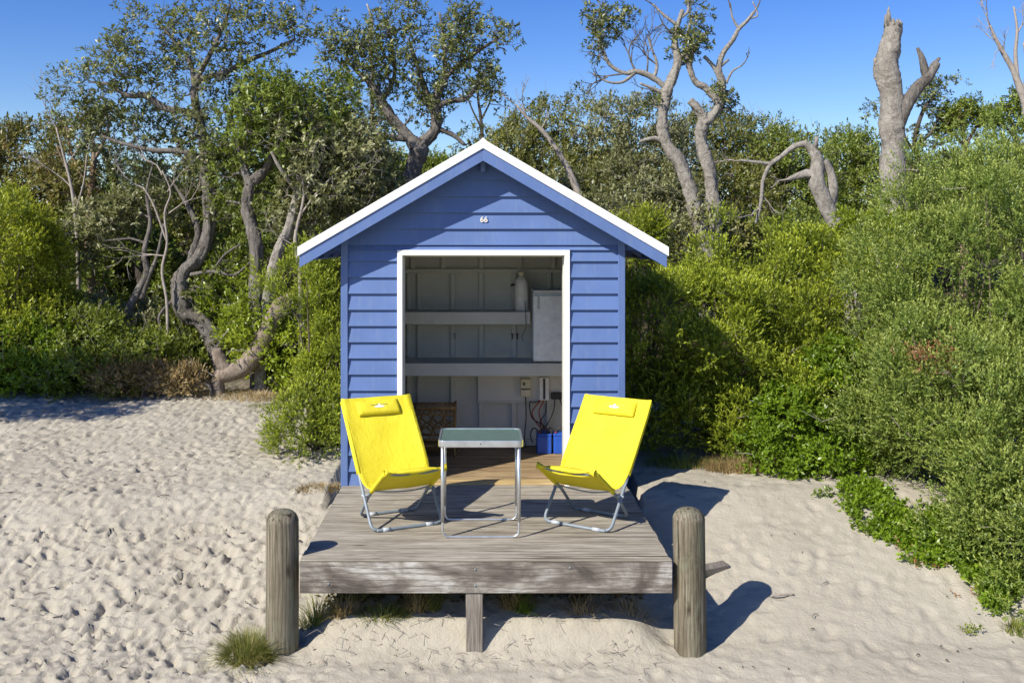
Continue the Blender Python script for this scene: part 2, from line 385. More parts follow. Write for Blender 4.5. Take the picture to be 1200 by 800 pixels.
# the sand is heaped round the posts and sinks under the deck
under=((X>-1.14)&(X<1.22)&(Y>6.85)&(Y<8.1))
Z=np.where(under,np.minimum(Z,H0(X,Y)-.06),Z)
Z=np.where((X>-1.25)&(X<1.3)&(Y>8.1)&(Y<9.9),np.minimum(Z,-.16),Z)
Z=np.where((X>-1.25)&(X<1.3)&(Y>7.2)&(Y<=8.1),np.minimum(Z,-.13),Z)
def m_ground():
    t=NT('sand_and_litter'); co=t.coord((1,1,1),rnd=False)
    n=t.noise(co,1.1,5); n2=t.noise(co,24,6,.7); n3=t.noise(co,300,3,.6); n4=t.noise(co,60,4,.8)
    sand=t.ramp(n,[(.3,(.362,.328,.255)),(.7,(.435,.40,.315))])
    sand=t.mix(t.ramp(n2,[(.3,.30),(.55,0.)]),sand,(.36,.30,.225))
    sand=t.mix(t.ramp(n3,[(.60,0.),(.72,.35)]),sand,(.25,.2,.15))
    sand=t.mix(t.ramp(n4,[(.66,0.),(.72,.8)]),sand,(.14,.10,.07))
    sp=t.n('ShaderNodeSeparateXYZ'); t.l(co,sp.inputs[0])
    ad=t.n('ShaderNodeMath',operation='MULTIPLY_ADD'); t.l(n,ad.inputs[0]); ad.inputs[1].default_value=1.6
    t.l(sp.outputs[1],ad.inputs[2])
    mr=t.n('ShaderNodeMapRange'); t.l(ad.outputs[0],mr.inputs[0]); mr.inputs[1].default_value=12.4; mr.inputs[2].default_value=13.2
    lit=t.ramp(n2,[(.3,(.035,.028,.018)),(.7,(.12,.095,.06))])
    col=t.mix(mr.outputs[0],sand,lit)
    n5=t.noise(co,11,6,.75,.6); b=t.bump(n5,.5,.03); b=t.bump(n2,.6,.014,b); b=t.bump(n4,.5,.006,b); b=t.bump(n3,.35,.002,b)
    return t.fin(col,.95,b,spec=.1)
ny,nx=X.shape
me=bpy.data.meshes.new('sand'); nv=nx*ny
me.vertices.add(nv); me.vertices.foreach_set('co',np.stack([X,Y,Z],-1).astype(np.float32).ravel())
ii=(np.arange(ny-1)[:,None]*nx+np.arange(nx-1)[None]).ravel(); q=np.stack([ii,ii+1,ii+nx+1,ii+nx],-1).astype(np.int32)
me.loops.add(len(q)*4); me.loops.foreach_set('vertex_index',q.ravel()); me.polygons.add(len(q))
me.polygons.foreach_set('loop_start',np.arange(0,len(q)*4,4,dtype=np.int32)); me.polygons.foreach_set('loop_total',np.full(len(q),4,dtype=np.int32))
me.polygons.foreach_set('use_smooth',np.ones(len(q),dtype=bool)); me.materials.append(m_ground()); me.update(calc_edges=True)
g=bpy.data.objects.new('sand',me); COL.objects.link(g); g['kind']='structure'

# ------------------------------------------------------------------ deck
HYF=8.07                                            # hut front wall
XL=(351-VX)*6.17/F; XR=(788-VX)*6.17/F
dk=empty('timber_deck',(0.04,7.1,-.3),label='low weathered grey timber deck in front of the blue hut',cat='deck')
off=Vector(dk.location)
def sh(mb):                                         # world coords -> local to a parent without rotation
    mb.v=[(x-off.x,y-off.y,z-off.z) for x,y,z in mb.v]; return mb
b=MB(); n=13; w_=(HYF-6.22)/n
for i in range(n):
    y0=6.22+i*w_; b.box(XL+random.uniform(0,.008),XR-random.uniform(0,.012),(6.219 if i==0 else y0+.0018),y0+w_-.0018,-.038+random.uniform(-.0015,.0015),random.uniform(-.0015,.0015),.0025)
b.box(XL+.002,XR-.003,6.166,6.2175,-.0085,.0,.0015)
sh(b).build('deck_boards',M['deck'],dk)
b=MB(); b.box(XL,XR,6.17,6.217,-.21,-.012,.003); sh(b).build('front_beam',M['beam'],dk)
for (px,py) in((557,667),(557,686),(668,665),(385,684)):
    p=P(px,py,6.168); b=MB(); b.lathe([(.008,0),(.006,.004)],(0,0,0),10)
    b.v=[(p[0]+x,6.170-z,p[2]+y) for x,y,z in b.v]; sh(b).build('bolt_head',M['tube'],dk)
for xx in (XL+.03,XR-.075):
    b=MB(); b.box(xx,xx+.045,6.222,8.0,-.19,-.042,.004); sh(b).build('side_beam',M['beam_y'],dk)
for xx in (-.75,.02,.72):
    b=MB(); b.box(xx,xx+.045,6.222,8.0,-.19,-.042,.004); sh(b).build('joist',M['beam_y'],dk)
# middle leg
p=P(556,700,6.19); b=MB(); b.box(p[0]-.054,p[0]+.054,6.18,6.245,-.75,-.2105,.005); sh(b).build('leg',M['leg'],dk)
for xx in(-.66,.95):
    b=MB(); b.box(xx,xx+.1,6.9,7.0,-.7,-.19,.005); sh(b).build('leg',M['leg'],dk)

# ------------------------------------------------------------------ bollard posts
def post(px,dx,top,lab,r,lean,seed):
    random.seed(seed)
    c=np.array([(px-VX)*6.265/F,6.265,0]); t=empty('wooden_post',(c[0],c[1],gz(c[0],c[1])),label=lab,cat='post',group='round timber posts at the deck corners')
    zt=CZ-(top-HY)*6.265/F; z0=-.85
    prof=[(r*1.0,z0)]+[(r*(1.0-.03*k/16+random.uniform(-.006,.006)),z0+(zt-.085-z0)*k/16) for k in range(1,17)]
    prof+=[(r*.975,zt-.072),(r*.92,zt-.053),(r*.82,zt-.034),(r*.66,zt-.017),(r*.42,zt-.006),(.2*r,zt-.001),(.012,zt)]
    b=MB(); b.lathe(prof,(0,0,0),40,.016)
    b.v=[(x+lean*(z+.6),y,z-t.location.z) for x,y,z in b.v]
    b.build('post_shaft',M['post'],t)
    # checks (drying splits) as slim dark grooves and a knot
    return t
post(330.5,0,596,'round-topped weathered log post at left corner of the deck beside a grass tuft',.106,.0,3)
post(809,0,594,'round-topped greenish log post at right corner of the deck leaning slightly',.104,-.012,5)
random.seed(11)
# timber offcut on the sand
b=MB(); Mx=Matrix.Translation((1.60,6.98,gz(1.60,6.98)+.03))@Matrix.Rotation(R(-62),4,'Z')@Matrix.Rotation(R(8),4,'Y')
b.box(-.04,.04,-.20,.20,-.025,.03,.006,M=Mx); b.build('timber_offcut',M['beam_y'],None,label='short piece of weathered timber lying on the sand behind the right post',cat='timber')

# ------------------------------------------------------------------ hut
HC=.028; HW=1.165; YB=9.74; YI=9.62; SL=(2.818-1.956)/1.482
RY=7.845; RB=9.98
hut=empty('beach_hut',(HC,8.9,0),label='small blue weatherboard beach hut with white trimmed gable roof and open front',cat='beach hut'); off=Vector(hut.location)
def hp(mb,name,mat,parent=None,**kw):
    o=sh(mb).build(name,mat,parent or hut,**kw)
    return o
PZ=.1326; Z0=1.839
DL,DR,DT=-.674,.740,1.93
def roof_z(x): return 2.818-SL*abs(x-HC)
def boards(mb,xa,xb,z_lo,z_hi,clip=True):
    k0=int(math.floor((z_lo-Z0)/PZ)); k1=int(math.ceil((z_hi-Z0)/PZ))
    for k in range(k0,k1+1):
        za=max(Z0+k*PZ,z_lo); zb=min(Z0+(k+1)*PZ,z_hi)
        if zb-za<.004: continue
        def ext(z):
            a,bb=xa,xb
            if clip:
                e=(2.818-.10-z)/SL
                a=max(a,HC-e); bb=min(bb,HC+e)
            return a,bb
        a0,b0=ext(za); a1,b1=ext(zb)
        if b0-a0<.01: continue
        if b1<a1: a1=b1=(a0+b0)/2
        fr=(zb-za)/PZ
        y0=HYF-.027; y1=HYF-.003
        mb.add([(a0,y0,za),(b0,y0,za),(b1,y1,zb),(a1,y1,zb),(a0,HYF+.03,za),(b0,HYF+.03,za),(b1,HYF+.03,zb),(a1,HYF+.03,zb)],
               [[0,1,2,3],[0,4,5,1],[3,2,6,7],[0,3,7,4],[1,5,6,2]],False)
CB=.058
b=MB(); boards(b,HC-HW+CB,DL,-.06,DT); boards(b,DR,HC+HW-CB,-.06,DT); boards(b,HC-1.45,HC+1.45,DT,2.70)
# the first gable course must not pass the corner boards
hp(b,'front_wall',M['blue'])
for sx in(-1,1):                                   # side walls: same boards turned round the corner
    b=MB(); xo=HC+sx*HW
    k=int(math.floor((-.06-Z0)/PZ))
    while True:
        za=Z0+k*PZ; zb=za+PZ
        if za>2.0: break
        b.add([(xo-sx*.004,HYF+.05,za),(xo-sx*.004,YB,za),(xo-sx*.019,YB,zb),(xo-sx*.019,HYF+.05,zb),(xo-sx*.04,HYF+.05,za),(xo-sx*.04,YB,za)],[[0,1,2,3],[0,4,5,1]]); k+=1
    b.add([(xo-sx*.03,HYF+.03,-.3),(xo-sx*.03,YB,-.3),(xo-sx*.03,YB,2.08),(xo-sx*.03,HYF+.03,2.08)],[[0,1,2,3]])
    hp(b,'side_wall',M['blue'])
b=MB(); b.prism([(HC-HW+.04,-.3),(HC+HW-.04,-.3),(HC+HW-.04,2.0),(HC,2.66),(HC-HW+.04,2.0)],YB-.03,YB); hp(b,'back_wall',M['blue'])
for sx in(-1,1):
    b=MB(); x0=HC+sx*HW; xa,xb=sorted((x0,x0-sx*CB)); b.box(xa,xb,HYF-.034,HYF+.05,-.09,2.055 if sx<0 else 2.055,.003); hp(b,'corner_board',M['blue'])
# door frame (three members) and jamb linings
b=MB(); b.box(DL,DL+.043,HYF-.038,HYF+.03,-.01,DT-.044,.003); b.box(DR-.043,DR,HYF-.038,HYF+.03,-.01,DT-.044,.003); b.box(DL,DR,HYF-.038,HYF+.03,DT-.0435,DT,.003)
hp(b,'door_frame',M['white'])
b=MB(); b.box(DL+.020,DL+.052,HYF+.031,HYF+.12,-.01,DT-.055,.003); b.box(DR-.052,DR-.020,HYF+.031,HYF+.12,-.01,DT-.055,.003); b.box(DL+.02,DR-.02,HYF+.031,HYF+.12,DT-.0545,DT-.02,.003)
hp(b,'door_jamb',M['grey'])
b=MB(); b.box(DL-.02,DR+.02,HYF+.002,HYF+.15,-.03,.012,.004); hp(b,'threshold',M['sill'])
# roof
def slope_slab(mb,sx,xin,xout,y0,y1,zt,th,r=None):  # slab following the roof pitch; zt = drop from ridge line
    xa=HC+sx*xin; xb=HC+sx*xout
    za=2.818-SL*xin-zt; zb=2.818-SL*xout-zt
    poly=[(xa,za),(xb,zb),(xb,zb-th),(xa,za-th)]
    if sx<0: poly=poly[::-1]
    mb.prism(poly,y0,y1,r)
rf=None
b=MB()
for sx in(-1,1): slope_slab(b,sx,0.0015,1.465,RY+.03,RB,.012,.03)
rf=hp(b,'roof',M['roof'])
b=MB()
for sx in(-1,1): slope_slab(b,sx,0.0015,1.455,RY+.035,RB-.01,.044,.02)
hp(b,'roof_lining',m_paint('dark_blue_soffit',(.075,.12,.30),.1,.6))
for sx in(-1,1):
    b=MB(); slope_slab(b,sx,.0,1.482,RY-.012,RY+.028,.0,.072); hp(b,'barge_cap',M['white'])
    b=MB(); slope_slab(b,sx,.0,1.469,RY,RY+.026,.0735,.098); hp(b,'barge_board',M['blue'])
    b=MB(); slope_slab(b,sx,1.425,1.45,RY+.03,RB-.02,.065,.07); hp(b,'eave_board',M['blue'])
    for yy in(RY+.29,8.75,9.3,9.85):
        b=MB(); slope_slab(b,sx,.03,1.42,yy,yy+.04,.066,.075); hp(b,'rafter',M['blue'] if yy<8.2 or True else M['grey'])
b=MB(); b.prism([(HC-.05,2.818-.035),(HC,2.818+.012),(HC+.05,2.818-.035)],RY-.014,RB); hp(b,'ridge_cap',M['white'])
b=MB(); b.box(HC-.02,HC+.02,RY+.13,RB-.1,2.57,2.735,.003); hp(b,'ridge_beam',M['blue'])
# interior
b=MB(); b.box(HC-HW+.045,HC+HW-.045,YI,YI+.02,-.05,2.32,.001); hp(b,'back_lining',M['grey'])
for bx_ in((HC-HW+.041,HC-HW+.055,HYF+.05,YI-.001),(HC+HW-.055,HC+HW-.041,HYF+.05,YI-.001)):
    b=MB(); b.box(*bx_,-.05,2.02,.001); hp(b,'side_lining',M['grey'])
for bx_ in((HC-HW+.06,DL+.018),(DR-.018,HC+HW-.06)):
    b=MB(); b.box(*bx_,HYF+.035,HYF+.05,-.02,2.02,.001); hp(b,'front_lining',M['grey'])
for px in (480,492,531,564,602,643):
    x=(px-VX)*YI/F; b=MB(); b.box(x-.022,x+.022,YI-.042,YI-.001,.01,1.69,.002); hp(b,'wall_stud',M['grey'])
for px in (484,520,564,609,648):
    x=(px-VX)*YI/F; b=MB(); b.box(x-.022,x+.022,YI-.042,YI-.001,1.735,2.25,.002); hp(b,'wall_stud',M['grey'])
b=MB(); b.box(HC-HW+.06,HC+HW-.06,YI-.055,YI-.002,1.692,1.733,.002); hp(b,'top_plate',M['grey'])
b=MB(); b.box(HC-HW+.06,HC+HW-.06,YI-.05,YI-.002,.01,.07,.002); hp(b,'bottom_plate',M['grey'])
for yy in(8.45,9.0,9.4):
    for sx in(-1,1):
        x=HC+sx*(HW-.078); b=MB(); b.box(x-.022,x+.022,yy,yy+.04,.01,1.95,.002); hp(b,'wall_stud',M['grey'])
b=MB(); nb=11
for i in range(nb):
    y0=HYF+.152+i*(YI-HYF-.16)/nb; b.box(HC-HW+.06,HC+HW-.06,y0,y0+(YI-HYF-.16)/nb-.003,-.03,.0+random.uniform(-.001,.001),.002)
hp(b,'hut_floor',M['floor'])
# shelves
b=MB(); b.box(HC-HW+.06,(621-VX)*9.28/F,9.26,YI-.045,1.315,1.335,.002); b.box(HC-HW+.06,(621-VX)*9.28/F,9.238,9.259,1.222,1.337,.002); hp(b,'upper_shelf',M['grey'])
b=MB(); b.box(HC-HW+.06,HC+HW-.06,9.12,YI-.045,.850,.870,.002); b.box(HC-HW+.06,HC+HW-.06,9.098,9.119,.755,.872,.002); hp(b,'lower_shelf',M['grey'])
# backboard for the wiring and a lower noggin
x0=(560-VX)*9.56/F; b=MB(); b.box(x0,HC+HW-.06,YI-.06,YI-.043,.45,.70,.002); hp(b,'meter_board',m_paint('pale_grey_board',(.56,.55,.52),.04,.6))
b=MB(); b.box(x0,HC+HW-.06,YI-.052,YI-.043,.425,.448,.002); hp(b,'noggin',M['grey'])
# hooks on the studs
for px in(533,600,606):
    x=(px-VX)*YI/F; z=CZ-(393-HY)*YI/F; b=MB()
    b.tube([(x,YI-.044,z+.02),(x,YI-.08,z+.018),(x,YI-.10,z-.005),(x,YI-.085,z-.025)],.006,6,sub=3); b.lathe([(.014,0),(.012,.006)],(x,YI-.05,z+.015),8)
    hp(b,'hook',M['alu'] if px==533 else M['black'])
# number
def textmesh(txt,size,ext,name,mat,parent,loc,rx=R(90)):
    cu=bpy.data.curves.new(name,'FONT'); cu.body=txt; cu.size=size; cu.extrude=ext; cu.offset=size*.02; cu.align_x='CENTER'; cu.align_y='CENTER'
    to=bpy.data.objects.new(name+'_t',cu); COL.objects.link(to); bpy.context.view_layer.update()
    me=bpy.data.meshes.new_from_object(to.evaluated_get(bpy.context.evaluated_depsgraph_get())); bpy.data.objects.remove(to)
    me.name=name; me.materials.clear(); me.materials.append(mat)
    o=bpy.data.objects.new(name,me); COL.objects.link(o); o.parent=parent; o.location=loc; o.rotation_euler=(rx,0,0); return o
num=textmesh('66',.064,.002,'house_number',M['num'],hut,((567-VX)*HYF/F-off.x,HYF-.026-off.y,CZ+(283-257.5)*HYF/F-off.z))

# ------------------------------------------------------------------ things in the hut
def thing(name,loc,rz=0,**kw):
    return empty(name,loc,rz,**kw)
# bar fridge
fx0=(625-VX)*9.10/F
fr=thing('bar_fridge',(fx0+.24,9.33,.8725),label='white bar fridge standing on the lower shelf at right',cat='fridge')
b=MB(); b.box(-.24,.24,-.17,.20,.008,.655,.01); b.build('cabinet',M['fridge'],fr)
b=MB(); b.box(-.24,.24,-.215,-.174,.012,.630,.010); b.build('fridge_door',M['fridge'],fr)
b=MB(); b.box(-.242,.242,-.218,.20,.6555,.675,.006); b.build('fridge_top',m_simple('grey_top',(.62,.63,.64),.4),fr)
b=MB(); b.box(-.20,-.185,-.232,-.2155,.50,.62,.004); b.build('door_handle',M['joint'],fr)
for sx in(-.2,.2):
    b=MB(); b.box(sx-.015,sx+.015,-.15,-.12,0,.0085,.002); b.build('foot',M['black'],fr)
# water container
wx=(611-VX)*9.40/F
wb=thing('water_jug',(wx,9.40,1.3355),label='tall white plastic water jug on the upper shelf',cat='jug')
b=MB(); b.lathe([(.060,0),(.066,.01),(.066,.25),(.062,.285),(.045,.315),(.030,.325),(.028,.345)],(0,0,0),20); b.build('jug_body',M['bottle'],wb)
b=MB(); b.lathe([(.032,.3455),(.033,.36),(.033,.375),(.020,.382)],(0,0,0),16); b.build('jug_cap',M['cream'],wb)
b=MB(); b.tube([(-.064,-.01,.25),(-.095,-.012,.25),(-.095,-.012,.235)],.011,8); b.build('spout',M['black'],wb)
b=MB(); b.tube([(.03,-.068,.10),(.035,-.09,.02),(.03,-.18,-.02),(.035,-.185,-.14),(.0,-.18,-.22),(.005,-.178,-.27)],.003,5,sub=4); b.build('cord',M['black'],wb)
# switch box and controller on the meter board
def wallp(px,py,d=YI-.061): p=P(px,py,d); return p
def unit(name,px0,px1,py0,py1,dep,mat,lab,cat,extra=None,wires=()):
    d=YI-.0605-dep; a=P(px0,py1,d); c=P(px1,py0,d); t=thing(name,((a[0]+c[0])/2,YI-.0605,a[2]),label=lab,cat=cat)
    hx=(c[0]-a[0])/2; h=c[2]-a[2]
    b=MB(); b.box(-hx,hx,-dep,0,0,h,.006); b.build('casing',mat,t)
    return t,hx,h
t1,hx,h=unit('switch_box',610,622,444,465,.06,M['cream'],'cream electrical switch box on the pale board with a hanging black lead','switch box')
b=MB(); b.box(-hx*.9,hx*.9,-.0635,-.0605,h*.40,h*.47,.001); b.box(-hx*.5,-hx*.1,-.0655,-.0605,h*.65,h*.8,.002); b.build('switch',M['black'],t1)
b=MB(); b.tube([(0,-.03,0),(.005,-.04,-.2),(-.01,-.05,-.42),(.03,-.06,-.52),(.09,-.08,-.5)],.006,6,sub=5); b.build('power_lead',M['black'],t1)
t2,hx,h=unit('charge_controller',632,643.5,442,469,.05,M['fridge'],'white charge controller with a dark centre strip above the blue batteries','charge controller')
b=MB(); b.box(-.011,.011,-.0535,-.0505,.012,h-.012,.001); b.build('display_strip',M['black'],t2)
cab=[([(-.03,-.03,0),(-.08,-.06,-.05),(-.12,-.07,-.12),(-.07,-.09,-.22),(0,-.11,-.28),(.05,-.14,-.34),(.04,-.16,-.375)],'red'),
     ([(0,-.03,0),(-.05,-.07,-.10),(-.03,-.08,-.2),(.02,-.12,-.30),(.14,-.16,-.34),(.16,-.17,-.375)],'red'),
     ([(.02,-.03,0),(.01,-.07,-.12),(-.04,-.09,-.2),(-.02,-.1,-.32),(-.02,-.16,-.375)],'black'),
     ([(-.02,-.02,0),(-.10,-.05,-.02),(-.14,-.06,-.02),(-.12,-.08,-.16),(.0,-.12,-.24),(.10,-.16,-.375)],'black')]
for pts,mm in cab:
    b=MB(); b.tube(pts,.006,6,sub=6); b.build('cable',M[mm],t2)
t3,hx,h=unit('junction_box',646,659,460,468,.04,M['black'],'small black junction box beside the white charge controller','junction box')
b=MB(); b.tube([(-.02,-.02,0),(-.03,-.05,-.10),(-.09,-.10,-.22),(-.16,-.14,-.30),(-.155,-.16,-.325)],.006,6,sub=6); b.tube([(.03,-.02,0),(.06,-.05,-.1),(.05,-.1,-.25),(.03,-.16,-.325)],.006,6,sub=6); b.build('cable',M['black'],t3)
def battery(x,lab,first=None):
    t=thing('battery',(x,9.33,0.0015),label=lab,cat='battery',group='blue batteries on the hut floor')
    if first:
        for ch in first.children:
            c=ch.copy(); COL.objects.link(c); c.parent=t
        return t
    b=MB(); b.box(-.068,.068,-.09,.09,0,.165,.006); b.build('case',M['battery'],t)
    b=MB(); b.box(-.07,.07,-.092,.092,.1655,.187,.006); b.build('battery_lid',M['battery'],t)
    for sx in(-1,1):
        b=MB(); b.lathe([(.010,0),(.010,.016)],(sx*.045,-.05,.1875),10); b.build('terminal',M['red'] if sx<0 else M['black'],t)
    b=MB(); b.tube([(-.045,-.05,.20),(-.10,-.06,.24),(-.13,-.07,.18),(-.11,-.08,.10)],.007,6,sub=5); b.tube([(-.05,-.05,.2),(0,-.06,.245),(.045,-.05,.2)],.007,6,sub=5); b.build('cable',M['black'],t)
    return t
bx=(638-VX)*9.24/F
B1=battery(bx,'left one of two blue batteries on the hut floor with a looping cable')
B2=battery(bx+.155,'right one of two blue batteries on the hut floor beside the white door frame',B1)
# rattan magazine rack
rk=thing('rattan_rack',(-.50,9.22,.0015),label='brown rattan rack with looped lattice panels on the hut floor behind the left yellow chair',cat='rack')
for yy,nm in((-.10,'front'),(.12,'back')):
    b=MB(); W=.27; Ht=.475
    for sx in(-1,1): b.tube([(sx*W,yy*1.25,0),(sx*W*.97,yy,.12),(sx*W,yy,.45),(sx*W*1.02,yy,Ht)],[.014,.014,.013,.012],7,sub=3)
    for z in(.10,.16,.395,.455): b.tube([(-W*1.03,yy-.001,z),(W*1.03,yy-.001,z)],.011 if z!=.455 else .015,7)
    for i in range(5):
        x=-W+.054+i*.108
        for zz,rr in((.215,.05),(.335,.05)):
            b.tube([(x+rr*math.cos(a),yy,zz+rr*1.12*math.sin(a)) for a in np.linspace(0,2*math.pi,15)],.0065,5)
    for i in range(4):
        x=-W+.108+i*.108
        b.tube([(x+.035*math.cos(a),yy-.006,.275+.035*math.sin(a)) for a in np.linspace(0,2*math.pi,13)],.006,5)
        b.tube([(x,yy,.395),(x,yy,.455)],.007,5)
    b.build('lattice_panel',M['rattan'],rk)
for sx in(-1,1):
    for z in(.10,.455): b=MB(); b.tube([(sx*.268,-.10,z),(sx*.268,.12,z)],.011,7); b.build('side_rail',M['rattan'],rk)
b=MB(); b.box(-.25,.25,-.09,.11,.105,.115,.001); b.build('rack_base',M['rattan'],rk)
# ------------------------------------------------------------------ folding table
TY0,TY1=6.60,7.06
tb=thing('folding_table',(.008,(TY0+TY1)/2,.0),label='small square camping table with green top and aluminium rim between the yellow chairs',cat='table')
hx=.286; hy=(TY1-TY0)/2; TZ=.660
def rrect(hx,hy,r,n=6):
    pts=[]
    for cx,cy,a0 in((hx-r,hy-r,0),(-hx+r,hy-r,90),(-hx+r,-hy+r,180),(hx-r,-hy+r,270)):
        for k in range(n+1):
            a=R(a0+90*k/n); pts.append((cx+r*math.cos(a),cy+r*math.sin(a)))
    return pts
o_=rrect(hx,hy,.045); i_=rrect(hx-.012,hy-.012,.036); n=len(o_)
b=MB()
vs=[(x,y,TZ-.043) for x,y in o_]+[(x*1.004,y*1.004,TZ-.036) for x,y in o_]+[(x*1.004,y*1.004,TZ-.004) for x,y in o_]+[(x,y,TZ+.001) for x,y in o_]+[(x,y,TZ+.001) for x,y in i_]+[(x,y,TZ-.008) for x,y in i_]
fs=[[k*n+i,k*n+(i+1)%n,(k+1)*n+(i+1)%n,(k+1)*n+i] for k in range(5) for i in range(n)]
vs+=[(x,y,TZ-.043) for x,y in i_]; fs+=[[i,6*n+i,6*n+(i+1)%n,(i+1)%n] for i in range(n)]
b.add(vs,fs); b.build('table_rim',M['alu'],tb)
b=MB(); vs=[(x,y,TZ-.004) for x,y in i_]+[(x,y,TZ-.020) for x,y in i_]
b.add(vs,[list(range(n)),list(range(n,2*n))[::-1]]+[[i,n+i,n+(i+1)%n,(i+1)%n] for i in range(n)]); b.build('table_top',M['green_top'],tb)
for yy,ww,nm in((-hy+.025,.258,0),(hy-.025,.258,1)):
    b=MB(); b.tube([(-ww,yy,TZ-.042),(-ww,yy,.06),(-ww+.004,yy,.03),(-ww+.022,yy,.012),(-ww+.05,yy,.0095),(ww-.05,yy,.0095),(ww-.022,yy,.012),(ww-.004,yy,.03),(ww,yy,.06),(ww,yy,TZ-.042)],.0085,8)
    for sx in(-1,1): b.tube([(sx*ww,yy,TZ-.042),(sx*ww,yy,.11)],.0125,10)
    b.build('leg_frame',M['alu'],tb)
for sx in(-1,1):
    b=MB(); b.tube([(sx*.235,-hy+.03,TZ-.05),(sx*.235,hy-.03,TZ-.05)],.006,6); b.build('cross_bar',M['alu'],tb)
b=MB(); b.lathe([(.005,0),(.004,.003)],(0,0,0),8); b.v=[(x,-hy*1.004-.0005-z,TZ-.02+y) for x,y,z in b.v]; b.build('rivet',M['black'],tb)

# ------------------------------------------------------------------ yellow chairs (local: x across, -y = forward)
def ypt(f,z,x=0): return (x,-f,z)
def make_chair():
    t=thing('sling_chair',(0,0,0),0)
    w=.262; wi=.222
    top=(-.70,.79); s=lambda k:(top[0]*k,top[1]*k)
    # outer frame: U whose base bar stands at the front
    pts=[ypt(-.70,.79,-w)]+[ypt(*s(k),-w) for k in(.75,.5,.27,.12)]+[ypt(-.03,.035,-w+.004),ypt(-.008,.014,-w+.035),ypt(0,.0125,-w+.08),ypt(0,.0125,w-.08),ypt(-.008,.014,w-.035),ypt(-.03,.035,w-.004)]+[ypt(*s(k),w) for k in(.12,.27,.5,.75)]+[ypt(-.70,.79,w)]
    b=MB(); b.tube(pts,.0115,10,sub=4); b.build('outer_frame',M['tube'],t)
    # inner frame: U whose base bar stands at the back
    pts=[ypt(.13,.43,-wi+.02),ypt(.115,.42,-wi+.004),ypt(.08,.393,-wi),ypt(-.03,.32,-wi),ypt(-.19,.213,-wi),ypt(-.32,.09,-wi),ypt(-.375,.035,-wi+.004),ypt(-.40,.014,-wi+.035),ypt(-.41,.0125,-wi+.08),ypt(-.41,.0125,wi-.08),ypt(-.40,.014,wi-.035),ypt(-.375,.035,wi-.004),ypt(-.32,.09,wi),ypt(-.19,.213,wi),ypt(-.03,.32,wi),ypt(.08,.393,wi),ypt(.115,.42,wi-.004),ypt(.13,.43,wi-.02)]
    b=MB(); b.tube(pts,.0115,10,sub=4); b.build('inner_frame',M['tube'],t)
    b=MB(); b.tube([ypt(.13,.43,-wi+.02),ypt(.12,.412,-.12),ypt(.115,.400,0),ypt(.12,.412,.12),ypt(.13,.43,wi-.02)],.010,8,sub=4); b.build('cross_tube',M['tube'],t); b=MB(); b.tube([ypt(-.70,.79,-w),ypt(-.70,.79,w)],.011,8); b.build('cross_tube',M['tube'],t)
    for sx in(-1,1):
        b=MB(); b.tube([ypt(-.19,.213,sx*(wi-.016)),ypt(-.19,.213,sx*(w+.016))],.009,8); b.build('pivot_bolt',M['joint'],t)
        for f_,ww in((0,w),(-.41,wi)):
            b=MB(); b.tube([ypt(f_,.0125,sx*(ww-.13)),ypt(f_,.0125,sx*(ww-.075))],.0145,10); b.build('tube_sleeve',M['joint'],t)
    # low brace wires under the seat
    b=MB(); b.tube([ypt(-.10,.262,-wi),ypt(-.09,.245,-.08),ypt(-.09,.24,.08),ypt(-.10,.262,wi)],.005,6,sub=4); b.build('brace_wire',M['tube'],t)
    # fabric
    prof=[(-.708,.812,w+.010,0),(-.703,.805,w+.016,0),(-.62,.70,w+.016,.01),(-.52,.588,w+.016,.016),(-.42,.474,w+.016,.02),(-.33,.372,w+.014,.024),(-.285,.318,w+.006,.026),(-.245,.268,w-.008,.030),(-.20,.246,w-.022,.014),(-.15,.244,wi+.010,.006),(-.09,.272,wi+.010,.006),(-.02,.318,wi+.012,.012),(.06,.370,wi+.012,.022),(.115,.412,wi+.010,.032),(.137,.440,wi+.004,.034),(.146,.437,wi+.0,.034),(.140,.420,wi,.034)]
    pr=np.array(prof); N=len(pr); m=15
    tt=np.linspace(0,N-1,(N-1)*3+1); pr=np.stack([np.interp(tt,np.arange(N),pr[:,i]) for i in range(4)],1)
    N=len(pr); Tn=np.gradient(pr[:,:2],axis=0); Tn/=np.linalg.norm(Tn,axis=1)[:,None]
    nr=np.stack([-Tn[:,1],Tn[:,0]],1)                 # normal (towards sitter or away)
    vs=[]
    for side in(0,1):
        for i in range(N):
            sgn=1 if np.dot(nr[i],(.6,.6))>0 else -1
            nn=nr[i]*sgn
            for j in range(m):
                u=-1+2*j/(m-1)
                edge=.012*np.exp(-((abs(u)-1)/.05)**2)
                off_=-pr[i,3]*(1-u*u)+edge+.0025*math.sin(7*u+i*.35)*(1-abs(u))-(.003 if side else 0)+ .010
                f_=pr[i,0]+nn[0]*off_; z_=pr[i,1]+nn[1]*off_
                vs.append(ypt(f_,z_,u*pr[i,2]))
    fs=[]
    K=N*m
    for i in range(N-1):
        for j in range(m-1):
            a=i*m+j; fs.append([a,a+1,a+m+1,a+m]); fs.append([K+a,K+a+m,K+a+m+1,K+a+1])
    for i in range(N-1):
        fs.append([i*m,i*m+m,K+i*m+m,K+i*m]); a=i*m+m-1; fs.append([a,K+a,K+a+m,a+m])
    for j in range(m-1):
        fs.append([j,K+j,K+j+1,j+1]); a=(N-1)*m+j; fs.append([a,a+1,K+a+1,K+a])
    b=MB(); b.add(vs,fs,True); b.build('sling_seat',M['yellow'],t)
    # side sleeves
    for sx in(-1,1):
        b=MB(); b.tube([ypt(*s(k),sx*w) for k in(1.005,.8,.6,.43)],.0165,10); b.build('side_sleeve',M['yellow'],t)
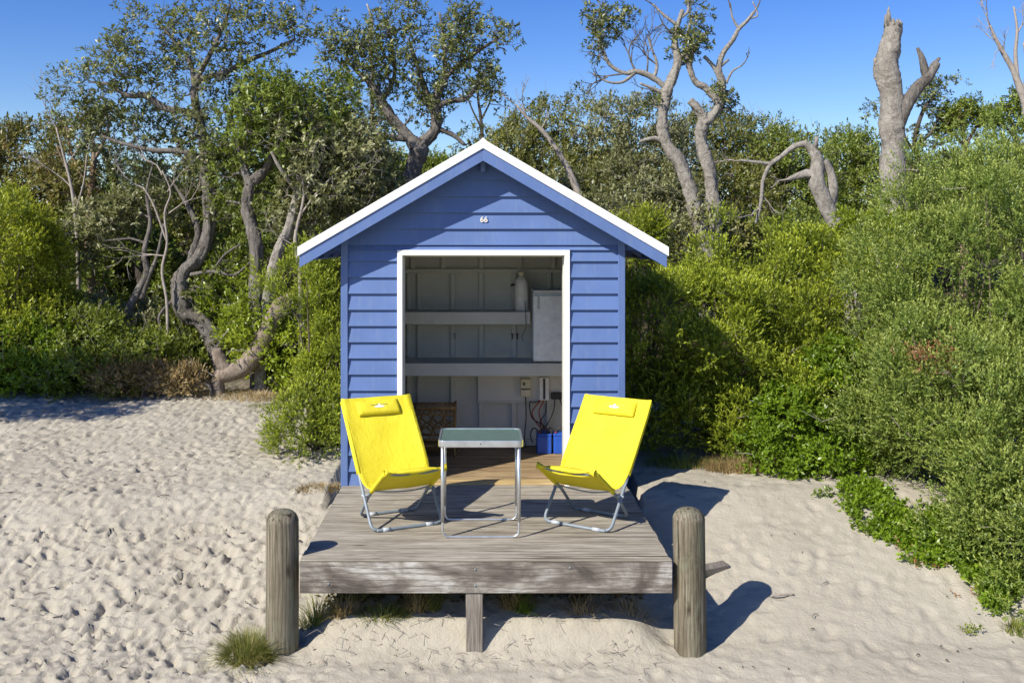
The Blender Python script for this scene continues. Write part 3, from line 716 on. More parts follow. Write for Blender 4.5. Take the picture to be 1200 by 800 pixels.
    for sx in(-1,1):
        b=MB(); b.tube([ypt(-.14,.247,sx*wi),ypt(-.03,.32,sx*wi),ypt(.08,.393,sx*wi),ypt(.118,.422,sx*(wi-.004)),ypt(.134,.434,sx*(wi-.02))],.0165,10,sub=3); b.build('seat_sleeve',M['yellow'],t)
    # pillow : lies on the top of the back
    d=np.array([-.70,.79]);d/=np.linalg.norm(d); nn=np.array([d[1],-d[0]])*1.0
    if nn[0]<0: nn=-nn
    Ax=Vector((1,0,0)); Ay=Vector(ypt(d[0],d[1])); Az=Vector(ypt(nn[0],nn[1]))
    c=Vector(ypt(-.70*.932,.79*.932))+Az*.019
    Mt=Matrix((Ax,Ay,Az)).transposed().to_4x4(); Mt.translation=c
    vs=[];fs=[];nu,nv_=24,12
    for top_ in(1,-1):
        for j in range(nv_+1):
            for i in range(nu+1):
                u=-1+2*i/nu; v=-1+2*j/nv_
                hgt=.022*(1-abs(u)**8)**.5*(1-abs(v)**4)**.5 if top_>0 else -.004
                vs.append(tuple(Mt@Vector((u*.168,v*.062,hgt+.001*math.sin(9*u+4*v)))))
    K=(nu+1)*(nv_+1)
    for s_ in(0,1):
        for j in range(nv_):
            for i in range(nu):
                a=s_*K+j*(nu+1)+i; q_=[a,a+1,a+nu+2,a+nu+1]; fs.append(q_ if s_==0 else q_[::-1])
    for i in range(nu): fs.append([i,K+i,K+i+1,i+1]); a=nv_*(nu+1)+i; fs.append([a,a+1,K+a+1,K+a])
    for j in range(nv_): a=j*(nu+1); fs.append([a,a+nu+1,K+a+nu+1,K+a]); a+=nu; fs.append([a,K+a,K+a+nu+1,a+nu+1])
    b=MB(); b.add(vs,fs,True); pl=b.build('head_pillow',M['yellow'],t)
    # printed mark on the pillow: a dark scribble over a white lens shape
    def onp(x,y,h=.0232): return tuple(Mt@Vector((x*1.35,y*1.3,h)))
    b=MB()
    for x0,x1,yc,th in((-.047,-.022,.006,.004),(-.018,-.006,.008,.006),(.002,.014,.006,.005),(.018,.05,.007,.0035)):
        b.add([onp(x0,yc-th/2),onp(x1,yc-th/2),onp(x1+.003,yc+th/2),onp(x0+.003,yc+th/2)],[[0,1,2,3]])
    b.build('printed_mark',M['logo_d'],pl)
    b=MB(); pts=[onp(.03*math.cos(a)+.002,.007*math.sin(a)-.006,.0236) for a in np.linspace(0,2*math.pi,18)[:-1]]; b.add(pts,[list(range(17))])
    b.add([onp(-.006,.0),onp(.012,.0),onp(.004,.018,.0236)],[[0,1,2]]); b.build('printed_mark',M['logo_w'],pl)
    return t
def copy_tree(o,parent=None):
    c=o.copy(); COL.objects.link(c); c.parent=parent
    for ch in o.children: copy_tree(ch,c)
    return c
ch=make_chair(); ch.location=(-.497,6.845,0); ch.rotation_euler.z=R(25)
tag(ch,'yellow folding sling chair left of the camping table, angled towards it','chair','yellow folding chairs on the deck')
c2=copy_tree(ch); c2.location=(.672,6.865,0); c2.rotation_euler.z=R(-33)
tag(c2,'yellow folding sling chair right of the camping table, in front of the hut corner','chair')

# ------------------------------------------------------------------ vegetation
def unit_(v): return v/(np.linalg.norm(v,axis=-1,keepdims=True)+1e-9)
def sprigs(Pp,A,Ls,k,ll,lw,s0=25,s1=75,tipb=0.,crnd=None,curl=.0,up=.0):
    n=len(Pp); k=int(k); N=n*k
    Pp=np.repeat(Pp,k,0); A=unit_(np.repeat(A,k,0)); Ls=np.repeat(np.broadcast_to(Ls,(n,)),k)
    t=rng.random(N)**.8
    a=unit_(np.cross(A,rng.normal(size=(N,3)))); bb=np.cross(A,a)
    th=np.radians(s1-(s1-s0)*t+rng.normal(0,9,N))
    D=A*np.cos(th)[:,None]+a*np.sin(th)[:,None]
    D[:,2]+=up; D=unit_(D)
    base=Pp+A*(t*Ls)[:,None]
    W=unit_(bb+.5*A*rng.normal(0,.5,N)[:,None]); Nn=np.cross(D,W)
    l=ll*rng.uniform(.65,1.25,N)[:,None]; w=lw*rng.uniform(.75,1.2,N)[:,None]
    c=l*curl
    V=np.stack([base,base+D*l*.5+W*w*.5+Nn*c*.5,base+D*l-Nn*c,base+D*l*.5-W*w*.5+Nn*c*.5],1)
    cr=rng.random(n) if crnd is None else crnd
    r=np.clip(.5*np.repeat(cr,k)+.5*rng.random(N),0,1)
    tp=np.clip((t-.55)*2.2,0,1)*tipb*np.clip(np.repeat(A[::k,2] if k else A[:,2],k)*.8+.5,0,1)
    return V,r,tp
def lobes_w(lobes):
    out=[]
    for l in lobes:
        px,py,rx,ry,d=l[:5]; c=P(px,py,d); ax=rx*d/F; az=ry*d/F; ay=l[5] if len(l)>5 else .5*(ax+az)
        out.append((c,np.array([ax,ay,az])))
    return out
def bush(name,lab,cat,lobes,mat,group=None,puff=.16,dens=1.0,ll=.03,lw=.011,k=9,L=.09,s0=20,s1=65,tipb=0.,curl=.1,stem='stem',spp=26,inner=.25,back=.35,extra=None,base=None,upb=.55,gnoise=.35,clump=.35,twigs=.25,twm='dead'):
    W=lobes_w(lobes); vol=[];C=[];N=[]
    for c,a in W:
        area=4*math.pi*((a[0]*a[1])**1.6/3+(a[0]*a[2])**1.6/3+(a[1]*a[2])**1.6/3)**(1/1.6)
        n=int(area/(puff*puff)*.62*dens)+3
        d=unit_(rng.normal(size=(n*2,3)))
        keep=(rng.random(n*2)<np.where(d[:,1]>.25,back,1.0)); d=d[keep][:n]; n=len(d)
        rad=np.where(rng.random(n)<inner,rng.uniform(.35,.8,n),rng.uniform(.86,1.06,n))
        p=c+d*a*rad[:,None]
        q=(p/ (puff*3)).round(3)
        nz=vnoise(p[:,0]+p[:,1]*.7+9,p[:,2]+7,1/(puff*2.2),41)*2
        p=p+d*(nz*puff*gnoise*2)[:,None]
        # drop those deep inside another lobe
        ins=np.zeros(n,bool)
        for c2,a2 in W:
            if c2 is c: continue
            ins|=(np.sum(((p-c2)/a2)**2,1)<.45)
        p=p[~ins]; d=d[~ins]
        C.append(p); N.append(unit_(d/a*a.mean()))
    C=np.concatenate(C); N=np.concatenate(N)
    ok=C[:,2]>H0(C[:,0],C[:,1])-.02; C=C[ok];N=N[ok]
    pr=puff*rng.uniform(.6,1.15,len(C)); np_=len(C)
    m=spp
    Cc=np.repeat(C,m,0); Nn=np.repeat(N,m,0); Pr=np.repeat(pr,m)
    D=unit_(rng.normal(size=(len(Cc),3))+Nn*.9+np.array([0,-.1,upb]))
    pos=Cc+D*(Pr*rng.uniform(clump*.75,1.0,len(Cc)))[:,None]
    A=unit_(D+np.array([0,0,upb])+rng.normal(0,.25,D.shape))
    okk=(pos[:,2]>H0(pos[:,0],pos[:,1])+.01); pos=pos[okk];A=A[okk]; cr=np.repeat(rng.random(np_),m)[okk]*.6+rng.random(okk.sum())*.4
    V,r,tp=sprigs(pos,A,L*rng.uniform(.6,1.3,len(pos)),k,ll,lw,s0,s1,tipb,cr,curl)
    c0=W[0][0]; bs=base if base is not None else (float(np.mean([w_[0][0] for w_ in W])),float(np.mean([w_[0][1] for w_ in W])))
    bz=gz(*bs); t=empty(name,(bs[0],bs[1],bz),label=lab,cat=cat,group=group); o3=np.array([bs[0],bs[1],bz])
    quads_mesh('foliage',V-o3,r,tp,mat,t)
    if extra is not None:
        e=extra(pos,A,o3)
        if e: quads_mesh('dry_leaves' ,e[0]-o3,e[1],e[2],e[3],t)
    b=MB(); idx=rng.choice(np_,min(np_,max(14,np_//5)),replace=False)
    for i in idx:
        q=C[i]-o3; j=rng.normal(0,.07,3); bp=np.array([q[0]*.15+j[0],q[1]*.15+j[1],-.03])
        mid=q*.5+bp*.35+np.array([j[2],j[0],.06]); 
        b.tube([bp,mid,q],[.014,.009,.004],5,sub=3)
    b.build('stems',M[stem],t)
    if twigs>0:                                    # dry pale twigs poking through the leaves
        b=MB(); n=int(np_*twigs)
        for i in rng.choice(np_,n):
            q=C[i]-o3+N[i]*pr[i]*.4; dd=unit_(N[i]*.5+rng.normal(0,.6,3)+np.array([0,-.1,.3])); l=puff*rng.uniform(.8,2.0); e=q+dd*l; md=q+dd*l*.5+rng.normal(0,.12,3)*l
            b.tube([q-dd*.05,md,e],[.0045,.0035,.0015],3,cap=False)
            if rng.random()<.6: b.tube([md,md+unit_(dd+rng.normal(0,.6,3))*l*.45],[.003,.0012],3,cap=False)
        b.build('dry_twigs',M[twm],t,kind='stuff')
    return t,len(V)
def ppts(L_,d,rng_y=.0):
    out=[]
    for l in L_:
        dd=d+(l[3] if len(l)>3 else 0); out.append((P(l[0],l[1],dd),l[2]*dd/F))
    return out
def tree(name,lab,cat,d,limbs,lobes,leaf,bark='bark',group=None,puff=.16,npuff=120,spp=9,k=7,ll=.085,lw=.02,L=.05,s0=35,s1=80,dens=1,tw=.014,curl=.12,bare=0,rough=.10,upb=.5,fine=True,tipb=0.,base=None,rs=1.0):
    limbs=[[(q[0],q[1],q[2]*rs,*q[3:]) for q in l] for l in limbs]
    b=MB(); nodes=[];nr=[]
    first=ppts(limbs[0],d); bp=first[0][0]; bx,by=(bp[0],bp[1]) if base is None else base; bz=gz(bx,by)
    if bp[2]>bz+.02 :                                # bring the trunk down to the ground
        first=[(np.array([bx,by,bz-.1]),first[0][1]*1.25)]+first
    o3=np.array([bx,by,bz])
    for i,l in enumerate(limbs):
        pp=first if i==0 else ppts(l,d)
        pts=np.array([p for p,_ in pp]); rad=[r for _,r in pp]
        b.tube(pts-o3,rad,20 if rad[0]>.05 else 8,sub=8 if rad[0]>.05 else 5,rough=rough if rad[0]>.04 else rough*.5)
        tt=np.linspace(0,len(pts)-1,len(pts)*4)
        for c in zip(*[np.interp(tt,np.arange(len(pts)),pts[:,a]) for a in range(3)],np.interp(tt,np.arange(len(pts)),rad)):
            if i>0 or c[2]>pts[:,2].min()+.45*(pts[:,2].max()-pts[:,2].min()): nodes.append(c[:3]); nr.append(c[3])
    W=lobes_w([(l[0],l[1],l[2],l[3],d+(l[4] if len(l)>4 else 0)) for l in lobes])
    C=[];CD=[]
    if W:
        vols=np.array([a.prod()**.75 for _,a in W]); vols/=vols.sum()
        for (c,a),v in zip(W,vols):
            n=max(3,int(npuff*v)); dd=unit_(rng.normal(size=(n,3))); C.append(c+dd*a*(rng.random(n)**.45)[:,None]); CD.append(dd)
        C=np.concatenate(C); CD=np.concatenate(CD)
        nd=np.array(nodes); dist=np.array([np.min(np.linalg.norm(nd-c,axis=1)) for c in C]); order=np.argsort(dist)
        nodes=np.array(nodes); nr=np.array(nr)
        for i in order:
            c=C[i]; dv=np.linalg.norm((nodes-c)*np.array([1,1,.9]),axis=1)+np.where(nodes[:,2]>c[2]+.05,.35,0)
            j=int(np.argmin(dv)); a0=nodes[j]; r0=min(nr[j]*.6,tw*(1+1.2*dv[j]))
            m1=a0+(c-a0)*.35+rng.normal(0,.07,3)*dv[j]+np.array([0,0,.04*dv[j]]); m2=a0+(c-a0)*.7+rng.normal(0,.09,3)*dv[j]+np.array([0,0,.06*dv[j]])
            b.tube(np.array([a0,m1,m2,c])-o3,[r0,r0*.8,r0*.6,max(.004,r0*.4)],5,sub=2,cap=False)
            nodes=np.vstack([nodes,m1,m2,c]); nr=np.append(nr,[r0*.8,r0*.6,r0*.45])
        # short twigs round every puff
        m=spp; 
        n=len(C); keep=rng.random(n)>bare
        pos=[];AA=[];cr=[]
        for i in range(n):
            c=C[i]; col=rng.random()
            for q in range(m if keep[i] else max(3,m//3)):
                dd=unit_(rng.normal(size=3)+CD[i]*.35+np.array([0,0,upb*.6])); ln=puff*rng.uniform(.35,1.15)
                e=c+dd*ln
                if fine and (q%2==0 or not keep[i]): b.tube(np.array([c,c+dd*ln*.5+rng.normal(0,.015,3),e])-o3,[.0045,.0035,.002],3,cap=False)
                if keep[i]: pos.append(e); AA.append(unit_(dd+np.array([0,0,upb]))); cr.append(col*.6+rng.random()*.4)
    t=empty(name,tuple(o3),label=lab,cat=cat,group=group)
    b.build('trunk',M[bark],t)
    nl=0
    if W and len(pos):
        V,r,tp=sprigs(np.array(pos),np.array(AA),L,k,ll,lw,s0,s1,tipb,np.array(cr),curl)
        quads_mesh('crown',V-o3,r,tp,L_(leaf),t); nl=len(V)
    return t,nl
def L_(k): return L[k]
LEN=0
# ---- far scrub on the dune
SG='scrub bushes on the dune behind the hut'
far=dict(twigs=1.3,puff=.30,ll=.075,lw=.030,k=7,L=.16,spp=22,inner=.30,back=.35,dens=1.25,gnoise=.6,s0=25,s1=80,group=SG)
def fb(*a,**k):
    q=dict(far); q.update(k); return bush(*a,**q)
fb('scrub_bush','broad olive brown scrub crown rising just right of the hut gable','bush',[(655,190,82,60,20),(610,215,50,48,19.5),(690,250,70,60,19)],L['olive'])
fb('scrub_bush','silvery grey-leaved scrub bush left of the forked pale tree','bush',[(745,190,72,66,19.5),(735,245,70,50,18),(740,285,80,34,15)],L['silver'])
fb('scrub_bush','dark olive scrub crown directly behind the forked pale tree','bush',[(845,215,70,76,20.5),(830,260,70,50,19),(850,290,70,34,15.5)],L['olive'])
fb('scrub_bush','rounded olive scrub crown left of the broken leaning trunk','bush',[(912,235,62,66,20),(880,200,45,38,21),(930,285,60,30,15)],L['banksia_green'])
fb('scrub_bush','dull green scrub crown between the leaning trunk and the tall stump','bush',[(1000,240,60,75,20),(980,205,42,40,21)],L['banksia_green'])
fb('scrub_bush','dull grey-green scrub crown right of the tall stump','bush',[(1090,250,62,52,19),(1150,215,60,50,20)],L['banksia'])
fb('scrub_bush','rust tinged scrub bush at the left edge below the sky gap','bush',[(20,230,72,82,16.5),(60,270,60,60,16)],L['rust'],puff=.24)
fb('scrub_bush','dark scrub bush at the foot of the thin pinkish trunk','bush',[(125,330,75,75,15.5),(160,270,55,50,17)],L['banksia_green'],puff=.24)
fb('scrub_bush','dark scrub bush filling in behind the twisted grey trunk','bush',[(215,320,80,80,17.5),(260,240,60,50,18)],L['olive'],puff=.26)
fb('scrub_bush','deep green scrub between the y-shaped trunk and the hut roof','bush',[(335,290,80,80,16.5),(400,250,80,80,17)],L['banksia_green'],puff=.24)
fb('scrub_bush','low green scrub above the left roof slope','bush',[(470,245,60,48,17.5),(520,230,55,34,17)],L['banksia_green'],puff=.22)

# ---- trees
TG='banksia trees on the dune'
bk=dict(k=7,ll=.072,lw=.026,L=.07,s0=35,s1=85,group=TG)
def tr(*a,**k):
    q=dict(bk); q.update(k); return tree(*a,**q)
# large twisted banksia at left
tr('banksia_tree','large banksia at left with twisted pale grey trunk and ragged spreading crown','tree',12.6,
 [[(262,440,17),(252,402,15),(238,378,14),(216,366,14),(211,338,12),(216,318,11),(234,300,10),(244,272,10),(246,238,11),(244,208,10),(241,180,8),(236,150,7),(229,122,6),(228,96,4)],
  [(216,320,7),(224,300,6),(232,270,5),(222,245,3.5),(208,222,2),(196,205,1)],
  [(231,135,6),(212,130,6),(192,126,5.5),(170,112,5),(150,112,4),(128,100,3),(108,96,2)],
  [(230,120,6),(226,108,6),(236,92,5),(262,86,4.5),(290,72,4,.3),(318,60,3,.4),(345,46,2,.4)],
  [(228,100,5),(222,72,4),(205,50,3),(190,30,2)],[(228,96,5),(248,60,4),(262,30,3),(270,5,2)],
  [(244,190,6),(215,178,5),(180,176,4),(150,170,3),(120,160,2)],
  [(244,200,6),(262,170,5,.3),(272,130,4,.4),(285,110,3,.4)],
  [(213,345,4),(196,358,3),(186,372,2,-.2),(190,390,1.2,-.2)],[(222,322,4),(250,318,3,-.3),(275,322,2,-.3),(300,300,1.2,-.4)],[(246,325,3),(262,300,2,-.3),(282,286,1.2,-.4)]],
 [(112,105,48,34),(88,118,34,16),(140,72,40,38),(175,60,42,42),(215,40,40,40),(262,35,42,40),(305,40,42,40),(345,28,30,30),(250,85,40,30),(195,90,32,30),(160,150,60,30,.4),(105,150,36,22,.2),(210,160,50,30,.3),(150,8,22,10),(240,172,34,26,-.35),(236,140,30,22,-.3),(262,190,40,24,-.2),(262,305,20,16,-.3),(228,345,12,14,-.35),(258,245,22,18,-.3),(290,110,42,30,.6),(180,200,60,26,.8)],
 'banksia',npuff=430,spp=8,puff=.17,rough=.26,bare=.25,ll=.065,lw=.024,rs=.70)
tr('banksia_tree','green leaved tree with pale y-shaped fork beside the left roof corner','tree',12.0,
 [[(302,400,10),(300,340,10),(300,290,10),(294,262,9),(289,240,8),(292,222,9),(296,208,9)],[(294,215,8),(286,196,6),(284,184,5),(276,160,3),(270,130,2)],[(297,212,8),(310,200,6),(318,184,5),(330,150,4,.2),(345,120,2,.3)],[(318,184,4),(350,170,3,.3),(390,160,2,.5)]],
 [(330,150,58,48),(370,130,52,45,.5),(290,150,36,34),(400,190,60,50,.8),(350,200,50,40,.6),(310,110,34,26,.2),(430,230,50,40,1),(268,210,26,30,.5)],
 'banksia_green',npuff=400,spp=12,puff=.16,ll=.065,rs=.8,rough=.2)
tr('banksia_tree','pale leaning trunk with silvery leaves left of the blue eave','tree',11.8,
 [[(306,400,8),(318,330,8),(326,295,8),(338,268,7),(346,240,7),(352,215,6),(352,196,4),(360,165,3)],[(346,240,5),(372,220,4,.3),(398,210,2.5,.5)],[(349,225,4),(330,200,3,-.2),(318,178,2,-.2)]],
 [(385,215,58,50,.2),(420,180,50,40,.5),(360,170,40,28),(350,260,40,30,.3),(440,240,36,36,.4)],
 'silver',bark='bark_pale',npuff=230,spp=10,puff=.15,ll=.065,rs=.8,rough=.18)
tr('banksia_tree','banksia with forked trunk and open crown behind the left roof slope','tree',14.2,
 [[(470,330,14),(472,240,13),(482,205,12),(488,188,11),(490,175,11),(486,165,9)],[(488,172,9),(478,160,7.5),(462,142,7),(448,122,6),(440,104,4),(425,90,3),(410,75,2)],
  [(490,172,9),(506,158,7.5),(512,142,7),(510,118,6),(520,95,4),(535,78,3),(560,60,2.5),(585,45,1.5)],[(511,140,6),(500,110,4),(490,80,3),(480,50,2)],[(512,125,5),(528,118,4),(548,115,3),(562,95,2)],[(447,118,4),(462,90,3),(460,55,2),(450,20,1.3)],[(522,92,3),(520,50,2.2),(515,15,1.4)],[(478,162,5),(450,160,4),(420,150,3),(395,140,2)],[(510,150,4),(530,158,3),(545,170,2)]],
 [(405,70,30,34),(440,50,36,34),(430,105,36,26),(470,25,34,26),(475,85,36,34),(500,125,30,22),(525,60,34,36),(560,55,34,26),(590,42,18,13),(545,20,34,20),(530,100,30,18),(400,130,26,20),(560,95,22,18),(545,160,20,12),(395,40,22,18),(440,140,26,16)],
 'banksia',npuff=320,spp=8,puff=.17,bare=.18,k=7,ll=.068,rs=.9,rough=.2)
tr('thin_tree','thin dark stemmed sapling just above the hut ridge','tree',16,
 [[(566,230,2.4),(565,160,2.2),(563,135,1.8),(560,110,1.3),(566,85,1)],[(564,150,1.5),(555,132,1),(548,115,.8)],[(564,140,1.3),(574,120,1),(578,100,.7)]],
 [(555,108,16,12),(570,98,14,16),(580,120,10,8)],'banksia',bark='bark_dark',npuff=26,spp=6,puff=.13,group=None)
# pinkish thin trunks at the left
tr('thin_tree','thin pinkish trunk rising from scrub at the left below the ragged crown','tree',14.5,
 [[(106,330,5),(104,280,4.5),(106,240,4.5),(108,210,4),(110,180,3.2),(104,150,2.5),(100,125,1.8)],[(107,225,3),(96,205,2.4),(84,180,1.8),(78,150,1.2)],[(109,190,2.4),(122,165,1.8),(130,140,1.2)],[(105,250,2.6),(90,235,2),(80,205,1.4),(66,170,.9)]],
 [(85,150,30,22),(120,140,30,20),(60,190,28,22),(95,215,40,24)],'rust',bark='bark_red',npuff=60,spp=8,puff=.14,group='thin trees at the left')
tr('thin_tree','dark slanting trunk against the sky gap left of the twisted grey trunk','tree',15,
 [[(172,360,7),(160,300,6),(152,262,5.5),(143,238,5),(136,215,4),(126,190,3),(118,170,2)],[(150,255,3.5),(166,235,2.6),(182,215,2),(196,200,1.2)]],
 [(125,185,34,20),(175,215,36,20),(150,240,40,20)],'banksia',bark='bark_dark',npuff=70,spp=8,puff=.15,group='thin trees at the left')
tr('thin_tree','bluish grey crooked stem in deep shade left of the twisted trunk','tree',12.6,
 [[(150,372,5),(160,345,4.6),(172,320,4.2),(169,295,3),(176,262,2.4),(172,225,1.6),(180,190,1)],[(166,350,3.6),(174,325,3),(184,300,2),(192,262,1.2)]],
 [(165,245,40,24,.4),(120,265,40,28,.4),(85,290,30,22,.2)],'silver',bark='bark',npuff=85,spp=9,puff=.15,group='thin trees at the left')
# forked bare-topped tree right of the hut
tr('banksia_tree','tall forked pale tree right of the hut with bare twisted limbs and few leaf tufts','tree',14.5,
 [[(828,300,13),(824,275,12),(813,240,11),(806,215,10),(796,190,9.5),(783,172,8.5),(777,152,8),(777,136,8),(780,120,8),(781,108,8),(788,92,7),(794,72,6),(791,50,4.5),(794,30,3.2),(800,12,3)],
  [(834,300,12),(838,265,11),(836,235,10.5),(832,205,10),(825,178,9.5),(821,158,9),(824,140,8),(820,130,7),(808,118,5.5)],
  [(824,145,8),(838,132,7),(845,115,6),(846,98,6),(842,80,5),(848,62,4),(858,48,3.5),(866,34,3.2),(876,24,2.6),(884,14,2)],
  [(846,98,4.5),(836,78,3.4),(825,66,2.6)],[(842,120,6),(828,104,6),(815,96,4),(808,78,4),(812,60,3)],
  [(782,106,5),(772,96,4.5),(760,88,4),(745,84,4),(732,86,3.5),(715,76,3),(706,58,2.6),(698,35,1.8),(695,15,1.3)],
  [(745,84,3),(730,96,2.2),(712,96,1.8),(695,86,1.2)],[(766,92,3),(770,76,2.4),(764,58,1.6),(758,40,1)],[(780,110,3.5),(766,104,2.4),(750,98,1.6)],
  [(795,190,5),(784,172,4.5),(768,162,3.5),(750,166,2.2)],[(795,68,4),(808,60,3.2),(818,50,2.4),(826,40,1.8)],[(794,30,3),(778,18,2.4),(765,5,1.4)],[(796,22,2.6),(806,14,2.2),(806,0,1.8)],[(806,80,3),(804,55,2.4),(806,38,2),(812,18,1.6)],
  [(866,34,2.2),(858,20,1.6),(856,4,1)],[(878,22,1.8),(888,18,1.4),(882,2,1)],[(851,98,2.4),(858,84,1.6),(868,78,1)],[(842,80,2.6),(854,70,2)],[(831,205,4),(828,175,5)]],
 [(706,40,20,22),(700,15,18,14),(725,22,18,14),(808,58,18,18),(822,38,14,16),(795,50,14,14),(838,112,18,10),(858,118,14,16),(770,118,12,9),(818,15,13,11),(700,60,12,10)],
 'banksia',bark='bark_pale',npuff=105,spp=9,puff=.12,tw=.010,ll=.068,L=.04,rough=.22,bare=.22,rs=.74)
# bare twigs of that tree are part of its own crown
def bare_twigs(name,lab,d,bunch,bark='dead',cat='tree',base=None,parent=None,group=None,limbs=()):
    b=MB(); o3=None
    p0=P(bunch[0][0],bunch[0][1],d) if base is None else np.array([base[0],base[1],0]); o3=np.array([p0[0],p0[1],gz(p0[0],p0[1])])
    for l in limbs:
        pp=ppts(l,d); pts=np.array([p for p,_ in pp]); b.tube(pts-o3,[r for _,r in pp],8,sub=4,rough=.08)
    def rec(p,dv,ln,r,depth):
        q=p+dv*ln*.5+rng.normal(0,.05,3)*ln; e=q+unit_(dv+rng.normal(0,.25,3))*ln*.5
        b.tube(np.array([p,q,e])-o3,[r,r*.8,r*.6],5 if r>.006 else 4,cap=False,sub=2)
        if depth>0:
            for k in range(random.choice([2,3])):
                rec(e if k<2 else q,unit_(unit_(e-p)+rng.normal(0,.5,3)*np.array([1,.8,1])+np.array([0,0,.12])),ln*random.uniform(.6,.85),r*.62,depth-1)
    for (px,py,dx,dy,ln,r,dep) in bunch:
        rec(P(px,py,d),unit_(np.array([dx,rng.normal(0,.2),-dy])),ln*d/F,r*d/F,dep)
    if parent: return b.build('dead_twig',M[bark],parent)
    t=empty(name,tuple(o3),label=lab,cat=cat,group=group); b.build('branches',M[bark],t); return t
ft=[o for o in COL.objects if o.get('label','').startswith('tall forked pale')][0]
def twigs_on(t,d,bunch,bark='dead'):
    b0=t.location
    for q in bunch: bare_twigs('x','x',d,[q],bark,base=(b0.x,b0.y),parent=t)
twigs_on(ft,14.5,[(745,84,-.3,-1,22,1.5,3),(732,86,-1,.1,22,1.4,3),(712,90,-1,.3,16,1.2,3),(764,58,-.2,-1,20,1.0,3),(770,76,-.8,-.8,24,1.2,3),(758,86,.0,-1,26,1.2,3),(765,5,-1,-.5,16,1.0,2),(884,14,.6,-1,14,1.3,2),(856,10,-.3,-1,14,1,2),(868,78,.8,-.6,12,1,2),(784,110,-1,-.1,20,1.1,3),(808,18,.2,-1,14,1.2,2),(790,40,-.8,-.7,18,1.2,2),(720,80,-.7,-.7,20,1.2,3)],'bark')
# tall snapped stump
def stump():
    d=13.0; b=MB()
    pp=[(1053,300,17),(1050,252,15.5),(1047,225,14.6),(1046,200,13.8),(1047,170,13),(1045,150,13.6),(1046,130,13.4),(1044,110,12.6),(1041,92,13.4),(1038,76,13.4),(1042,58,11.2),(1046,42,10.6),(1047,28,9.8)]
    q=ppts(pp,d); pts=np.array([p for p,_ in q]); x,y=pts[0][0],pts[0][1]; bz=gz(x,y); pts=np.vstack([[x+.02,y,bz-.1],pts]); rad=[.26]+[r for _,r in q]
    o3=np.array([x,y,bz]); t=empty('tree_stump',tuple(o3),label='tall snapped pale trunk with jagged top and one short broken fork at right',cat='dead tree')
    b.tube(pts-o3,rad,22,sub=7,rough=.10)
    # jagged splinters at the break
    top=pts[-1]-o3; 
    for a in np.linspace(0,2*math.pi,11)[:-1]:
        r=rad[-1]*.8; e=top+np.array([math.cos(a)*r,math.sin(a)*r,-.04]); h=random.uniform(.05,.20)*(1.4 if math.cos(a)<.2 else .6)
        b.tube(np.array([e,e+np.array([-.01,0,h*.6]),e+np.array([-.015,0,h])]),[.035,.024,.006],5)
    b.build('trunk',M['bark_pale'],t)
    b=MB()
    for l in ([(1050,150,9),(1058,132,8.5),(1066,116,7.5),(1076,102,6.5),(1086,92,6),(1093,82,5),(1098,74,4.5)],[(1086,92,4.5),(1083,80,4),(1080,68,3.2),(1075,56,1.6)],[(1090,86,3.5),(1095,76,3),(1101,68,1.6)]):
        q=ppts(l,d-.05); b.tube(np.array([p for p,_ in q])-o3,[r for _,r in q],12,sub=4,rough=.13)
    b.build('broken_fork',M['bark'],t)
    b=MB(); q=ppts([(1034,84,4),(1027,76,3),(1025,68,1.4)],d); b.tube(np.array([p for p,_ in q])-o3,[r for _,r in q],8,sub=3,rough=.1); b.build('snag',M['bark_pale'],t)
stump()
def dead_trunk(name,lab,cat,d,limbs,bark,bunch=(),twb='dead',pname='trunk'):
    q=ppts(limbs[0],d); p=q[0][0]; bz=gz(p[0],p[1]); o3=np.array([p[0],p[1],bz]); t=empty(name,tuple(o3),label=lab,cat=cat)
    b=MB()
    for i,l in enumerate(limbs):
        q=ppts(l,d); pts=np.array([p_ for p_,_ in q]); rad=[r for _,r in q]
        if i==0 and pts[0][2]>bz+.03: pts=np.vstack([[pts[0][0],pts[0][1],bz-.1],pts]); rad=[rad[0]*1.2]+rad
        b.tube(pts-o3,rad,14 if rad[0]>.05 else 7,sub=5,rough=.12 if rad[0]>.05 else .06)
    b.build(pname,M[bark],t)
    if bunch: twigs_on(t,d,bunch,twb)
    return t
dead_trunk('broken_tree','leaning broken grey trunk with drooping bare limb left of the tall stump','dead tree',12.5,
 [[(998,310,9),(986,278,9),(974,254,9),(964,232,9.5),(957,212,10),(958,190,8),(952,176,5.5),(942,167,4)],
  [(970,245,6),(976,225,6),(974,204,4.5),(966,188,4)],[(975,250,4),(979,225,3),(976,205,3)],
  [(960,208,7),(948,204,6),(936,206,4),(924,210,2.5)],[(946,168,4),(930,172,3.4),(915,184,2.8),(902,194,2.6),(894,212,2.4),(892,235,2.2),(886,262,1.6)],[(903,192,2.4),(885,190,2),(868,188,1.4)],[(956,172,3),(957,160,2)]],
 'bark_pale',[(890,245,-1,.4,18,1.1,3),(868,188,-1,.1,14,1,2),(924,210,-1,.2,12,1.4,2),(892,225,.5,.8,16,.9,2)])
